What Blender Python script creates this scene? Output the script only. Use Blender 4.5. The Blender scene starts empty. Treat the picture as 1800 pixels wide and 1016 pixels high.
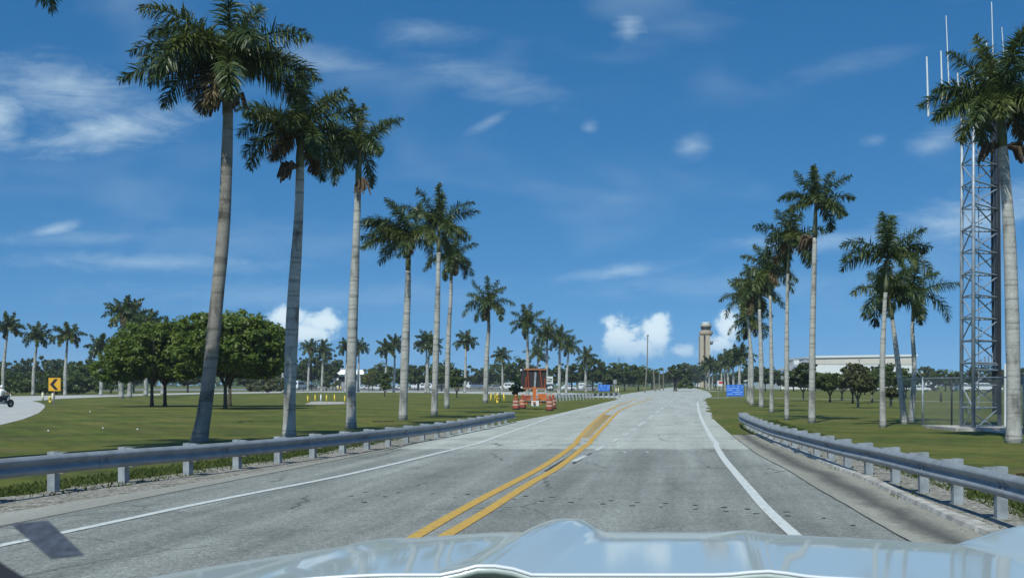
import bpy, math, random
import numpy as np
from mathutils import Vector, Matrix

# ---------------------------------------------------------------- camera, sky, sun
S = bpy.context.scene
COL = S.collection
F, HC, HZ, CX = 2100.0, 1.8, 675.0, 900.0        # focal length in photo pixels, eye height, horizon row, centre column
cam = bpy.data.cameras.new("camera")
camo = bpy.data.objects.new("camera", cam)
COL.objects.link(camo)
camo.location = (0, 0, HC)
camo.rotation_euler = (math.radians(90), 0, 0)
cam.sensor_width = 36.0
cam.lens = 36.0 * F / 1800.0
cam.shift_y = (HZ - 508.0) / 1800.0
cam.clip_start = 0.05
cam.clip_end = 20000
S.camera = camo
cam.dof.use_dof = True
cam.dof.focus_distance = 60.0
cam.dof.aperture_fstop = 20.0
S.render.resolution_x, S.render.resolution_y = 1024, 577
S.view_settings.view_transform = 'Standard'
S.view_settings.look = 'None'
S.view_settings.exposure = 0.3
S.view_settings.gamma = 1.0
S.cycles.max_bounces = 6
S.cycles.transparent_max_bounces = 16
S.cycles.use_adaptive_sampling = True

SUN_EL = math.radians(53)
SHX, SHY = 0.37, 0.929                              # direction in which shadows fall
W = bpy.data.worlds.new("World")
S.world = W
W.use_nodes = True


def build_world():
    nt = W.node_tree
    N, L = nt.nodes, nt.links
    for n in list(N):
        N.remove(n)

    def M(op, a, b=None, c=None):
        n = N.new('ShaderNodeMath')
        n.operation = op
        for i, v in enumerate((a, b, c)):
            if v is None:
                continue
            if isinstance(v, (int, float)):
                n.inputs[i].default_value = v
            else:
                L.new(v, n.inputs[i])
        return n.outputs[0]
    out = N.new('ShaderNodeOutputWorld')
    bg = N.new('ShaderNodeBackground')
    sky = N.new('ShaderNodeTexSky')
    sky.sky_type = 'NISHITA'
    sky.sun_disc = False
    sky.sun_elevation = SUN_EL
    sky.sun_rotation = math.atan2(-SHX, -SHY)
    sky.air_density = 1.0
    sky.dust_density = 0.25
    sky.ozone_density = 2.0
    sky.altitude = 0
    tc = N.new('ShaderNodeTexCoord')
    sp = N.new('ShaderNodeSeparateXYZ')
    L.new(tc.outputs['Generated'], sp.inputs[0])
    x, y, z = sp.outputs
    lift = N.new('ShaderNodeCombineXYZ')      # hazeless tropical air: the horizon band stays blue
    L.new(x, lift.inputs[0]); L.new(y, lift.inputs[1])
    L.new(M('ADD', M('MULTIPLY', M('MAXIMUM', z, 0.0), 1.25), 0.20), lift.inputs[2])
    nv = N.new('ShaderNodeVectorMath'); nv.operation = 'NORMALIZE'
    L.new(lift.outputs[0], nv.inputs[0])
    L.new(nv.outputs[0], sky.inputs['Vector'])
    hs = N.new('ShaderNodeHueSaturation')
    hs.inputs['Saturation'].default_value = 1.38
    hs.inputs['Value'].default_value = 1.0
    L.new(sky.outputs[0], hs.inputs['Color'])
    ys = M('MAXIMUM', y, 0.05)
    u = M('DIVIDE', x, ys)
    v = M('DIVIDE', z, ys)
    front = M('GREATER_THAN', y, 0.06)
    cmb = N.new('ShaderNodeCombineXYZ')
    L.new(u, cmb.inputs[0]); L.new(v, cmb.inputs[1])

    def noise(scale, detail, sx=1, sy=1, rough=0.55, dist=0.0, off=0.0, rot=0.0):
        mp = N.new('ShaderNodeMapping')
        mp.inputs['Scale'].default_value = (sx, sy, 1)
        mp.inputs['Location'].default_value = (off, off * .7, off)
        mp.inputs['Rotation'].default_value = (0, 0, rot)
        L.new(cmb.outputs[0], mp.inputs[0])
        n = N.new('ShaderNodeTexNoise')
        n.inputs['Scale'].default_value = scale
        n.inputs['Detail'].default_value = detail
        n.inputs['Roughness'].default_value = rough
        n.inputs['Distortion'].default_value = dist
        L.new(mp.outputs[0], n.inputs['Vector'])
        return n.outputs['Fac']

    def sstep(val, lo, hi):
        mr = N.new('ShaderNodeMapRange')
        mr.interpolation_type = 'SMOOTHSTEP'
        mr.inputs[1].default_value = lo
        mr.inputs[2].default_value = hi
        L.new(val, mr.inputs[0])
        return mr.outputs[0]

    def blob(px, py, rx, ry, ang=0):
        """1 - elliptical distance from a sky direction (given as photo column and row)."""
        u0, v0 = (px - CX) / F, (HZ - py) / F
        du, dv = M('SUBTRACT', u, u0), M('SUBTRACT', v, v0)
        a = math.radians(ang)
        p = M('ADD', M('MULTIPLY', du, math.cos(a)), M('MULTIPLY', dv, math.sin(a)))
        q = M('ADD', M('MULTIPLY', du, -math.sin(a)), M('MULTIPLY', dv, math.cos(a)))
        p = M('DIVIDE', p, rx / F)
        q = M('DIVIDE', q, ry / F)
        d = M('SQRT', M('ADD', M('MULTIPLY', p, p), M('MULTIPLY', q, q)))
        return M('SUBTRACT', 1.0, d)

    n_wisp = noise(9, 9, 1, 3.4, 0.66, 0.8, 3.1, 0.16)
    n_fine = noise(34, 5, 1, 2.2, 0.6, 0.4, 1.7, 0.1)
    n_puff = noise(38, 8, 1, 1.1, 0.66, 0.3, 7.7)
    n_big = noise(5, 3, 1, 2.5, 0.5, 0.3, 11.2)
    # cirrus, given as soft streaks
    cir = [(200, 228, 190, 50, 10, .62), (110, 160, 210, 80, -14, .42), (0, 205, 60, 80, 0, .62), (130, 245, 62, 40, 0, .42), (740, 60, 130, 36, -3, .21),
           (860, 145, 200, 44, -16, .23), (860, 215, 60, 14, 28, .22), (1105, 50, 46, 56, 20, .42), (1036, 225, 22, 18, 0, .28),
           (1216, 258, 48, 32, 15, .30), (1720, 385, 260, 60, 12, .50), (1440, 425, 220, 26, 4, .30), (1640, 255, 75, 36, 20, .30), (1535, 248, 30, 18, 10, .17),
           (1090, 478, 160, 20, 7, .34), (270, 462, 300, 26, -2, .30), (95, 404, 60, 14, 14, .40), (130, 240, 60, 30, 10, .30),
           (560, 110, 190, 40, -10, .22), (150, 420, 250, 20, 0, .16), (1300, 500, 500, 40, 0, .14), (500, 520, 500, 40, 0, .14), (420, 420, 400, 60, 0, .10), (1480, 120, 200, 30, 14, .10)]
    tot = None
    wis = M('ADD', M('MULTIPLY', n_wisp, 1.0), M('MULTIPLY', n_fine, 0.45))
    for (px, py, rx, ry, an, st) in cir:
        b = blob(px, py, rx, ry, an)
        k = M('ADD', b, M('MULTIPLY', M('SUBTRACT', wis, 0.76), 2.0))
        k = M('MULTIPLY', sstep(k, -0.1, 1.5), st)
        k = M('MULTIPLY', k, sstep(b, -0.35, 0.35))
        tot = k if tot is None else M('MAXIMUM', tot, k)
    faint = M('MULTIPLY', sstep(n_big, 0.5, 0.85), 0.16)
    tot = M('MAXIMUM', tot, faint)
    tot = M('MULTIPLY', tot, front)
    # cumulus low over the horizon
    cum = [(1090, 592, 48, 44, 0), (1075, 570, 26, 22, 0), (1155, 585, 36, 40, 0), (1155, 562, 20, 18, 0), (1120, 612, 80, 26, 0), (1280, 575, 30, 38, 0), (1275, 553, 18, 14, 0), (1262, 605, 40, 26, 0),
           (505, 556, 42, 24, 0), (565, 566, 46, 22, 0), (530, 585, 75, 20, 0), (1195, 618, 40, 18, 0)]
    ct = None
    for (px, py, rx, ry, an) in cum:
        b = blob(px, py, rx, ry, an)
        ct = b if ct is None else M('MAXIMUM', ct, b)
    ck = M('ADD', ct, M('MULTIPLY', M('SUBTRACT', n_puff, 0.5), 2.6))
    calpha = M('MULTIPLY', sstep(ck, 0.0, 0.55), M('MULTIPLY', front, sstep(v, 0.005, 0.045)))
    calpha = M('MULTIPLY', calpha, 0.66)
    mixc = N.new('ShaderNodeMixRGB')
    mixc.inputs[2].default_value = (6.4, 7.4, 8.2, 1)
    L.new(tot, mixc.inputs[0]); L.new(hs.outputs[0], mixc.inputs[1])
    # cumulus tone: the body's own density varies
    tone = N.new('ShaderNodeMixRGB')
    tone.inputs[1].default_value = (4.9, 6.3, 7.6, 1)
    tone.inputs[2].default_value = (8.4, 8.9, 9.2, 1)
    L.new(sstep(M('ADD', ct, M('MULTIPLY', M('SUBTRACT', n_puff, .5), 1.6)), 0.1, 0.75), tone.inputs[0])
    mix2 = N.new('ShaderNodeMixRGB')
    L.new(calpha, mix2.inputs[0]); L.new(mixc.outputs[0], mix2.inputs[1]); L.new(tone.outputs[0], mix2.inputs[2])
    tint = N.new('ShaderNodeMixRGB'); tint.blend_type = 'MULTIPLY'; tint.inputs[0].default_value = 1.0
    tint.inputs[2].default_value = (0.98, 1.03, 0.985, 1)
    L.new(mix2.outputs[0], tint.inputs[1])
    L.new(tint.outputs[0], bg.inputs[0])
    bg.inputs[1].default_value = 0.105
    L.new(bg.outputs[0], out.inputs[0])


build_world()
sun = bpy.data.lights.new("sun", 'SUN')
sun.energy = 3.4
sun.angle = math.radians(0.5)
sun.color = (0.97, 1.0, 0.90)
suno = bpy.data.objects.new("sun", sun)
COL.objects.link(suno)
_d = Vector((SHX, SHY, -math.tan(SUN_EL) * math.hypot(SHX, SHY)))
suno.rotation_euler = _d.to_track_quat('-Z', 'Y').to_euler()
suno.location = (-20, -40, 80)

# ---------------------------------------------------------------- helpers
rnd = random.Random(7)


def G(px, py):
    """photo pixel on the ground -> X, Y"""
    Y = HC * F / (py - HZ)
    return ((px - CX) * Y / F, Y)


def P(px, py, Y):
    """photo pixel at distance Y -> X, Y, Z"""
    return Vector(((px - CX) * Y / F, Y, HC - (py - HZ) * Y / F))


class MB:
    def __init__(self):
        self.v, self.f, self.mi, self.cur = [], [], [], 0

    def add(self, vs, fs):
        o = len(self.v)
        self.v.extend([tuple(p) for p in vs])
        for f in fs:
            self.f.append(tuple(i + o for i in f))
            self.mi.append(self.cur)
        return self

    def box(self, c, s, rz=0.0, mat=None):
        hx, hy, hz = s[0] / 2, s[1] / 2, s[2] / 2
        pts = [Vector((x, y, z)) for z in (-hz, hz) for y in (-hy, hy) for x in (-hx, hx)]
        R = mat if mat is not None else Matrix.Rotation(rz, 3, 'Z')
        c = Vector(c)
        return self.add([R @ p + c for p in pts], [(0, 2, 3, 1), (4, 5, 7, 6), (0, 1, 5, 4), (2, 6, 7, 3), (0, 4, 6, 2), (1, 3, 7, 5)])

    def tube(self, pts, r, n=8, caps=True):
        pts = [Vector(p) for p in pts]
        rs = r if isinstance(r, (list, tuple)) else [r] * len(pts)
        vs, fs = [], []
        ref = Vector((0.31, 0.95, 0.05)).normalized()
        for i, p in enumerate(pts):
            t = (pts[min(i + 1, len(pts) - 1)] - pts[max(i - 1, 0)]).normalized()
            rr = ref if abs(t.dot(ref)) < 0.95 else Vector((1, 0, 0))
            a = t.cross(rr).normalized()
            b = t.cross(a).normalized()
            for k in range(n):
                th = 2 * math.pi * k / n
                vs.append(p + (a * math.cos(th) + b * math.sin(th)) * rs[i])
        for i in range(len(pts) - 1):
            for k in range(n):
                k2 = (k + 1) % n
                fs.append((i * n + k, i * n + k2, (i + 1) * n + k2, (i + 1) * n + k))
        if caps:
            fs.append(tuple(range(n - 1, -1, -1)))
            fs.append(tuple((len(pts) - 1) * n + k for k in range(n)))
        return self.add(vs, fs)

    def lathe(self, prof, c=(0, 0, 0), n=12, sx=1, sy=1):
        c = Vector(c)
        vs, fs = [], []
        for (r, z) in prof:
            for k in range(n):
                a = 2 * math.pi * k / n
                vs.append(c + Vector((r * sx * math.cos(a), r * sy * math.sin(a), z)))
        for i in range(len(prof) - 1):
            for k in range(n):
                k2 = (k + 1) % n
                fs.append((i * n + k, i * n + k2, (i + 1) * n + k2, (i + 1) * n + k))
        fs.append(tuple(range(n - 1, -1, -1)))
        fs.append(tuple((len(prof) - 1) * n + k for k in range(n)))
        return self.add(vs, fs)

    def prism(self, outline, y0, y1, M4=None):
        """outline in x,z extruded along y"""
        n = len(outline)
        vs = [Vector((x, y0, z)) for x, z in outline] + [Vector((x, y1, z)) for x, z in outline]
        if M4 is not None:
            vs = [M4 @ v for v in vs]
        fs = [tuple(range(n)), tuple(range(2 * n - 1, n - 1, -1))]
        for i in range(n):
            j = (i + 1) % n
            fs.append((i, n + i, n + j, j))
        return self.add(vs, fs)

    def sheet(self, A, B, z, zb=None):
        """strip between two polylines of equal length (X,Y)"""
        n = len(A)
        zb = z if zb is None else zb
        vs = [(a[0], a[1], z) for a in A] + [(b[0], b[1], zb) for b in B]
        return self.add(vs, [(i, n + i, n + i + 1, i + 1) for i in range(n - 1)])


def mesh_obj(name, mb, mats, parent=None, smooth=False, local=False):
    if not isinstance(mats, (list, tuple)):
        mats = [mats]
    me = bpy.data.meshes.new(name)
    vs = mb.v
    if parent is not None and not local:
        q = parent.matrix_world.translation if parent.parent is None else None
        p = parent
        off = Vector((0, 0, 0))
        while p is not None:
            off = off + p.location
            p = p.parent
        vs = [(v[0] - off.x, v[1] - off.y, v[2] - off.z) for v in vs]
    me.from_pydata(vs, [], mb.f)
    for m in mats:
        me.materials.append(m)
    if len(mats) > 1:
        me.polygons.foreach_set('material_index', mb.mi)
    if smooth:
        me.polygons.foreach_set('use_smooth', [True] * len(me.polygons))
    me.update()
    o = bpy.data.objects.new(name, me)
    COL.objects.link(o)
    if parent is not None:
        o.parent = parent
    return o


def np_mesh(name, V, faces4, mats, mi=None, smooth=False):
    """V (n,3), faces4 (m,k) of equal size"""
    me = bpy.data.meshes.new(name)
    k = faces4.shape[1]
    me.vertices.add(len(V))
    me.vertices.foreach_set('co', np.asarray(V, np.float32).ravel())
    me.loops.add(faces4.size)
    me.loops.foreach_set('vertex_index', faces4.astype(np.int32).ravel())
    me.polygons.add(len(faces4))
    me.polygons.foreach_set('loop_start', np.arange(0, faces4.size, k, dtype=np.int32))
    me.polygons.foreach_set('loop_total', np.full(len(faces4), k, np.int32))
    for m in mats:
        me.materials.append(m)
    if mi is not None:
        me.polygons.foreach_set('material_index', np.asarray(mi, np.int32))
    me.update(calc_edges=True)
    me.validate()
    return me


def link(name, me, parent=None):
    o = bpy.data.objects.new(name, me)
    COL.objects.link(o)
    if parent is not None:
        o.parent = parent
    return o


def tag(o, label=None, cat=None, group=None, kind=None):
    if label:
        o['label'] = label
    if cat:
        o['category'] = cat
    if group:
        o['group'] = group
    if kind:
        o['kind'] = kind
    return o


def thing(name, label, cat, loc=(0, 0, 0), rz=0.0, group=None):
    o = bpy.data.objects.new(name, None)
    COL.objects.link(o)
    o.location = loc
    o.rotation_euler = (0, 0, rz)
    o.empty_display_size = 0.2
    return tag(o, label, cat, group)


def copy_tree(o, parent=None):
    c = o.copy()
    COL.objects.link(c)
    c.parent = parent
    for ch in list(o.children):
        copy_tree(ch, c)
    return c


# ---------------------------------------------------------------- materials
def mat(name, col, rough=0.8, metal=0.0, var=0.0, scale=6.0, bump=0.0, bscale=None, coat=0.0, spec=0.5, col2=None, detail=4):
    m = bpy.data.materials.new(name)
    m.use_nodes = True
    nt = m.node_tree
    N, L = nt.nodes, nt.links
    b = N['Principled BSDF']
    b.inputs['Base Color'].default_value = (*col, 1)
    b.inputs['Roughness'].default_value = rough
    b.inputs['Metallic'].default_value = metal
    b.inputs['Specular IOR Level'].default_value = spec
    b.inputs['Coat Weight'].default_value = coat
    if var > 0 or bump > 0:
        tc = N.new('ShaderNodeTexCoord')
        n = N.new('ShaderNodeTexNoise')
        n.inputs['Scale'].default_value = scale
        n.inputs['Detail'].default_value = detail
        L.new(tc.outputs['Object'], n.inputs['Vector'])
        if var > 0:
            r = N.new('ShaderNodeValToRGB')
            c2 = col2 if col2 else tuple(c * (1 - var) for c in col)
            c1 = tuple(min(1, c * (1 + var * .5)) for c in col)
            r.color_ramp.elements[0].position = 0.32
            r.color_ramp.elements[1].position = 0.68
            r.color_ramp.elements[0].color = (*c2, 1)
            r.color_ramp.elements[1].color = (*c1, 1)
            L.new(n.outputs['Fac'], r.inputs[0])
            L.new(r.outputs[0], b.inputs['Base Color'])
        if bump > 0:
            n2 = n
            if bscale:
                n2 = N.new('ShaderNodeTexNoise')
                n2.inputs['Scale'].default_value = bscale
                n2.inputs['Detail'].default_value = 3
                L.new(tc.outputs['Object'], n2.inputs['Vector'])
            bp = N.new('ShaderNodeBump')
            bp.inputs['Strength'].default_value = bump
            bp.inputs['Distance'].default_value = 0.02
            L.new(n2.outputs['Fac'], bp.inputs['Height'])
            L.new(bp.outputs[0], b.inputs['Normal'])
    return m


def leaf_mat(name, c1, c2, trans=0.25, rough=0.5, spec=0.35, big=0.0):
    m = bpy.data.materials.new(name)
    m.use_nodes = True
    N, L = m.node_tree.nodes, m.node_tree.links
    b = N['Principled BSDF']
    b.inputs['Roughness'].default_value = rough
    b.inputs['Specular IOR Level'].default_value = spec
    g = N.new('ShaderNodeNewGeometry')
    r = N.new('ShaderNodeValToRGB')
    r.color_ramp.elements[0].color = (*c1, 1)
    r.color_ramp.elements[1].color = (*c2, 1)
    fac = g.outputs['Random Per Island']
    if big > 0:
        tc = N.new('ShaderNodeTexCoord')
        n = N.new('ShaderNodeTexNoise')
        n.inputs['Scale'].default_value = big
        L.new(tc.outputs['Object'], n.inputs['Vector'])
        a = N.new('ShaderNodeMath'); a.operation = 'MULTIPLY_ADD'
        L.new(n.outputs['Fac'], a.inputs[0]); a.inputs[1].default_value = 1.2; a.inputs[2].default_value = -0.35
        ad = N.new('ShaderNodeMath'); ad.operation = 'MULTIPLY_ADD'; ad.use_clamp = True
        L.new(fac, ad.inputs[0]); ad.inputs[1].default_value = 0.45
        L.new(a.outputs[0], ad.inputs[2])
        fac = ad.outputs[0]
    L.new(fac, r.inputs[0])
    L.new(r.outputs[0], b.inputs['Base Color'])
    t = N.new('ShaderNodeBsdfTranslucent')
    L.new(r.outputs[0], t.inputs['Color'])
    mx = N.new('ShaderNodeMixShader')
    mx.inputs[0].default_value = trans
    L.new(b.outputs[0], mx.inputs[1]); L.new(t.outputs[0], mx.inputs[2])
    L.new(mx.outputs[0], N['Material Output'].inputs[0])
    return m


class NT:
    """small node helper on a new material, world position as texture space"""
    def __init__(self, name, rough=0.9):
        self.m = bpy.data.materials.new(name)
        self.m.use_nodes = True
        self.N, self.L = self.m.node_tree.nodes, self.m.node_tree.links
        self.b = self.N['Principled BSDF']
        self.b.inputs['Roughness'].default_value = rough
        self.b.inputs['Specular IOR Level'].default_value = 0.3
        self.pos = self.N.new('ShaderNodeNewGeometry').outputs['Position']

    def mapped(self, scale=(1, 1, 1), rz=0.0, loc=(0, 0, 0)):
        # rotate first, then scale
        p = self.pos
        if rz:
            v = self.N.new('ShaderNodeVectorRotate')
            v.rotation_type = 'Z_AXIS'
            v.inputs['Angle'].default_value = rz
            self.L.new(p, v.inputs['Vector'])
            p = v.outputs[0]
        mp = self.N.new('ShaderNodeMapping')
        mp.inputs['Scale'].default_value = scale
        mp.inputs['Location'].default_value = loc
        self.L.new(p, mp.inputs[0])
        return mp.outputs[0]

    def noise(self, scale, detail=4, rough=0.55, vec=None, dist=0.0):
        n = self.N.new('ShaderNodeTexNoise')
        n.inputs['Scale'].default_value = scale
        n.inputs['Detail'].default_value = detail
        n.inputs['Roughness'].default_value = rough
        n.inputs['Distortion'].default_value = dist
        self.L.new(vec if vec is not None else self.pos, n.inputs['Vector'])
        return n.outputs['Fac']

    def ramp(self, fac, stops):
        r = self.N.new('ShaderNodeValToRGB')
        e = r.color_ramp.elements
        while len(e) < len(stops):
            e.new(0.5)
        for i, (p, c) in enumerate(stops):
            e[i].position = p
            if isinstance(c, (int, float)):
                c = (c, c, c)
            e[i].color = (*c, 1)
        self.L.new(fac, r.inputs[0])
        return r.outputs[0]

    def mix(self, a, b, fac, mode='MIX'):
        n = self.N.new('ShaderNodeMixRGB')
        n.blend_type = mode
        for i, v in ((0, fac), (1, a), (2, b)):
            if isinstance(v, (int, float)):
                n.inputs[i].default_value = v if i == 0 else (v, v, v, 1)
            elif isinstance(v, tuple):
                n.inputs[i].default_value = (*v, 1)
            else:
                self.L.new(v, n.inputs[i])
        return n.outputs[0]

    def math(self, op, a, b=None):
        n = self.N.new('ShaderNodeMath')
        n.operation = op
        for i, v in enumerate((a, b)):
            if v is None:
                continue
            if isinstance(v, (int, float)):
                n.inputs[i].default_value = v
            else:
                self.L.new(v, n.inputs[i])
        return n.outputs[0]

    def color(self, c):
        self.L.new(c, self.b.inputs['Base Color'])

    def bump(self, h, strength=0.4, dist=0.02):
        n = self.N.new('ShaderNodeBump')
        n.inputs['Strength'].default_value = strength
        n.inputs['Distance'].default_value = dist
        self.L.new(h, n.inputs['Height'])
        self.L.new(n.outputs[0], self.b.inputs['Normal'])


ROAD_RZ = math.atan(0.145)          # the road runs a little to the right of straight ahead


def mat_grass():
    t = NT('lawn', 0.95)
    a = t.noise(0.22, 6, 0.6)
    b = t.noise(1.7, 5, 0.65)
    c = t.noise(38, 3, 0.7, t.mapped((1, 0.6, 1)))
    base = t.ramp(a, [(0.32, (0.056, 0.082, 0.010)), (0.45, (0.084, 0.108, 0.013)), (0.56, (0.122, 0.130, 0.018)), (0.70, (0.165, 0.142, 0.034))])
    pat = t.ramp(b, [(0.36, 0.62), (0.5, 1.0), (0.66, 1.30)])
    base = t.mix(base, pat, 0.8, 'MULTIPLY')
    fine = t.ramp(c, [(0.3, 0.55), (0.5, 1.0), (0.7, 1.45)])
    base = t.mix(base, fine, 0.7, 'MULTIPLY')
    dry = t.ramp(t.noise(0.42, 5, 0.7, t.mapped((1, 1, 1), 0, (13, 5, 0))), [(0.52, 0.0), (0.66, 0.70)])
    base = t.mix(base, (0.150, 0.118, 0.045), dry)
    mow = t.noise(0.9, 2, .5, t.mapped((1, .06, 1), -.5))
    base = t.mix(base, t.ramp(mow, [(.36, .82), (.6, 1.15)]), .8, 'MULTIPLY')
    t.color(base)
    t.bump(c, 0.9, 0.05)
    return t.m


def mat_road(name, lo, hi, tint, stain=0.5):
    t = NT(name, 0.85)
    along = t.mapped((1.0, 0.045, 1), ROAD_RZ)
    streak = t.noise(1.15, 4, 0.6, along)
    spot = t.noise(0.5, 5, 0.6)
    fine = t.noise(34, 3, 0.75)
    mid = t.noise(14, 3, 0.6)
    v = t.ramp(streak, [(0.30, lo), (0.50, (lo + hi) / 2), (0.66, hi)])
    v = t.mix(v, t.ramp(spot, [(0.28, 0.72), (0.5, 1.0), (0.75, 1.12)]), stain, 'MULTIPLY')
    v = t.mix(v, t.ramp(fine, [(0.30, 0.35), (0.5, 1.0), (0.70, 1.85)]), 0.85, 'MULTIPLY')
    v = t.mix(v, t.ramp(mid, [(0.3, 0.8), (0.7, 1.18)]), 0.8, 'MULTIPLY')
    v = t.mix(v, tint, 1.0, 'MULTIPLY')
    t.color(v)
    t.bump(fine, 0.35, 0.01)
    return t.m


def mat_two_pavements():
    t = NT('road_pavement', 0.85)
    along = t.mapped((1.0, 0.045, 1), ROAD_RZ)
    streak = t.noise(1.15, 4, 0.6, along)
    spot = t.noise(0.5, 5, 0.6)
    fine = t.noise(34, 3, 0.75)
    mid = t.noise(9, 4, 0.65)
    wob = t.noise(1.4, 4, 0.6)
    sp = t.N.new('ShaderNodeSeparateXYZ')
    t.L.new(t.pos, sp.inputs[0])
    near = t.ramp(streak, [(0.30, .150), (0.50, .212), (0.66, .275)])
    far = t.ramp(streak, [(0.30, .34), (0.50, .395), (0.66, .44)])
    # the old asphalt is a little paler towards the joint
    pale = t.math('MULTIPLY', t.math('SUBTRACT', sp.outputs[1], 14.0), 1 / 20.0)
    near = t.mix(near, 1.16, t.math('MINIMUM', t.math('MAXIMUM', pale, 0.0), 1.0), 'MULTIPLY')
    yy = t.math('ADD', sp.outputs[1], t.math('MULTIPLY', t.math('SUBTRACT', wob, .5), 1.1))
    # a patch of fresher dark asphalt lies just before the joint in the left lane
    edge = t.ramp(t.math('MULTIPLY', t.math('SUBTRACT', yy, 32.9), 4.0), [(0.0, 0.0), (1.0, 1.0)])
    v = t.mix(near, far, edge)
    v = t.mix(v, t.ramp(spot, [(0.28, 0.70), (0.5, 1.0), (0.75, 1.12)]), .75, 'MULTIPLY')
    v = t.mix(v, t.ramp(fine, [(0.30, 0.35), (0.5, 1.0), (0.70, 1.85)]), .8, 'MULTIPLY')
    v = t.mix(v, t.ramp(mid, [(0.3, 0.74), (0.7, 1.22)]), 0.85, 'MULTIPLY')
    # cracks
    vo = t.N.new('ShaderNodeTexVoronoi')
    vo.feature = 'DISTANCE_TO_EDGE'
    vo.inputs['Scale'].default_value = 0.34
    wv = t.N.new('ShaderNodeMixRGB'); wv.blend_type = 'ADD'; wv.inputs[0].default_value = .55
    nz = t.N.new('ShaderNodeTexNoise'); nz.inputs['Scale'].default_value = 1.6; nz.inputs['Detail'].default_value = 6
    t.L.new(t.pos, nz.inputs['Vector']); t.L.new(t.pos, wv.inputs[1]); t.L.new(nz.outputs['Color'], wv.inputs[2])
    t.L.new(wv.outputs[0], vo.inputs['Vector'])
    cr = t.ramp(vo.outputs['Distance'], [(0.0, 1.0), (0.006, 0.8), (0.012, 0.0)])
    cm = t.ramp(t.noise(0.22, 3, .6), [(0.47, 0.0), (0.56, 0.75)])
    v = t.mix(v, 0.06, t.math('MULTIPLY', cr, cm))
    v = t.mix(v, (0.97, 1.0, 0.905), 1.0, 'MULTIPLY')
    t.color(v)
    t.bump(fine, 0.35, 0.01)
    return t.m


def mat_line(name, col, wear=0.55):
    t = NT(name, 0.7)
    n = t.noise(9, 5, 0.7)
    n2 = t.noise(60, 2, 0.7)
    f = t.math('ADD', t.math('MULTIPLY', n, 0.7), t.math('MULTIPLY', n2, 0.3))
    c = t.ramp(f, [(0.37, tuple(x * 0.35 + 0.08 for x in col)), (0.46, tuple(x * .82 + .02 for x in col)), (0.62, col)])
    t.color(c)
    return t.m


def mat_gutter(name, base, oil=True):
    t = NT(name, 0.85)
    uvn = t.N.new('ShaderNodeUVMap')
    su = t.N.new('ShaderNodeSeparateXYZ')
    t.L.new(uvn.outputs[0], su.inputs[0])
    a = t.noise(0.9, 5, 0.6, t.mapped((1.0, 0.12, 1), ROAD_RZ))
    b = t.noise(12, 4, 0.65)
    c = t.noise(60, 2, 0.6)
    v = t.ramp(a, [(0.32, tuple(x * 0.75 for x in base)), (0.47, tuple(x * .85 for x in base)), (0.65, base)])
    v = t.mix(v, t.ramp(b, [(0.3, 0.75), (0.7, 1.2)]), 0.8, 'MULTIPLY')
    v = t.mix(v, t.ramp(c, [(0.3, 0.75), (0.7, 1.25)]), 0.6, 'MULTIPLY')
    if oil:
        wob = t.noise(.55, 5, .65)
        dd = t.math('ABSOLUTE', t.math('ADD', t.math('SUBTRACT', su.outputs[0], .50), t.math('MULTIPLY', t.math('SUBTRACT', wob, .5), .55)))
        dk = t.ramp(t.math('ADD', dd, t.math('MULTIPLY', t.math('SUBTRACT', b, .5), .22)), [(.03, .78), (.16, .5), (.33, 0.0)])
        v = t.mix(v, (.055, .055, .05), dk)
    t.color(v)
    t.bump(b, 0.3, 0.01)
    return t.m


def mat_gravel():
    t = NT('gravel', 0.95)
    v = t.N.new('ShaderNodeTexVoronoi')
    v.inputs['Scale'].default_value = 22
    t.L.new(t.pos, v.inputs['Vector'])
    a = t.noise(2.4, 5, 0.6)
    base = t.ramp(v.outputs['Color'], [(0.2, (0.17, 0.15, 0.12)), (0.6, (0.30, 0.28, 0.24)), (0.9, (0.46, 0.44, 0.40))])
    base = t.mix(base, t.ramp(a, [(0.3, 0.6), (0.7, 1.15)]), 0.9, 'MULTIPLY')
    gr = t.ramp(t.noise(1.3, 5, 0.7), [(0.56, 0.0), (0.66, 0.8)])
    base = t.mix(base, (0.06, 0.085, 0.025), gr)
    t.color(base)
    t.bump(v.outputs['Distance'], 0.7, 0.03)
    return t.m


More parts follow.
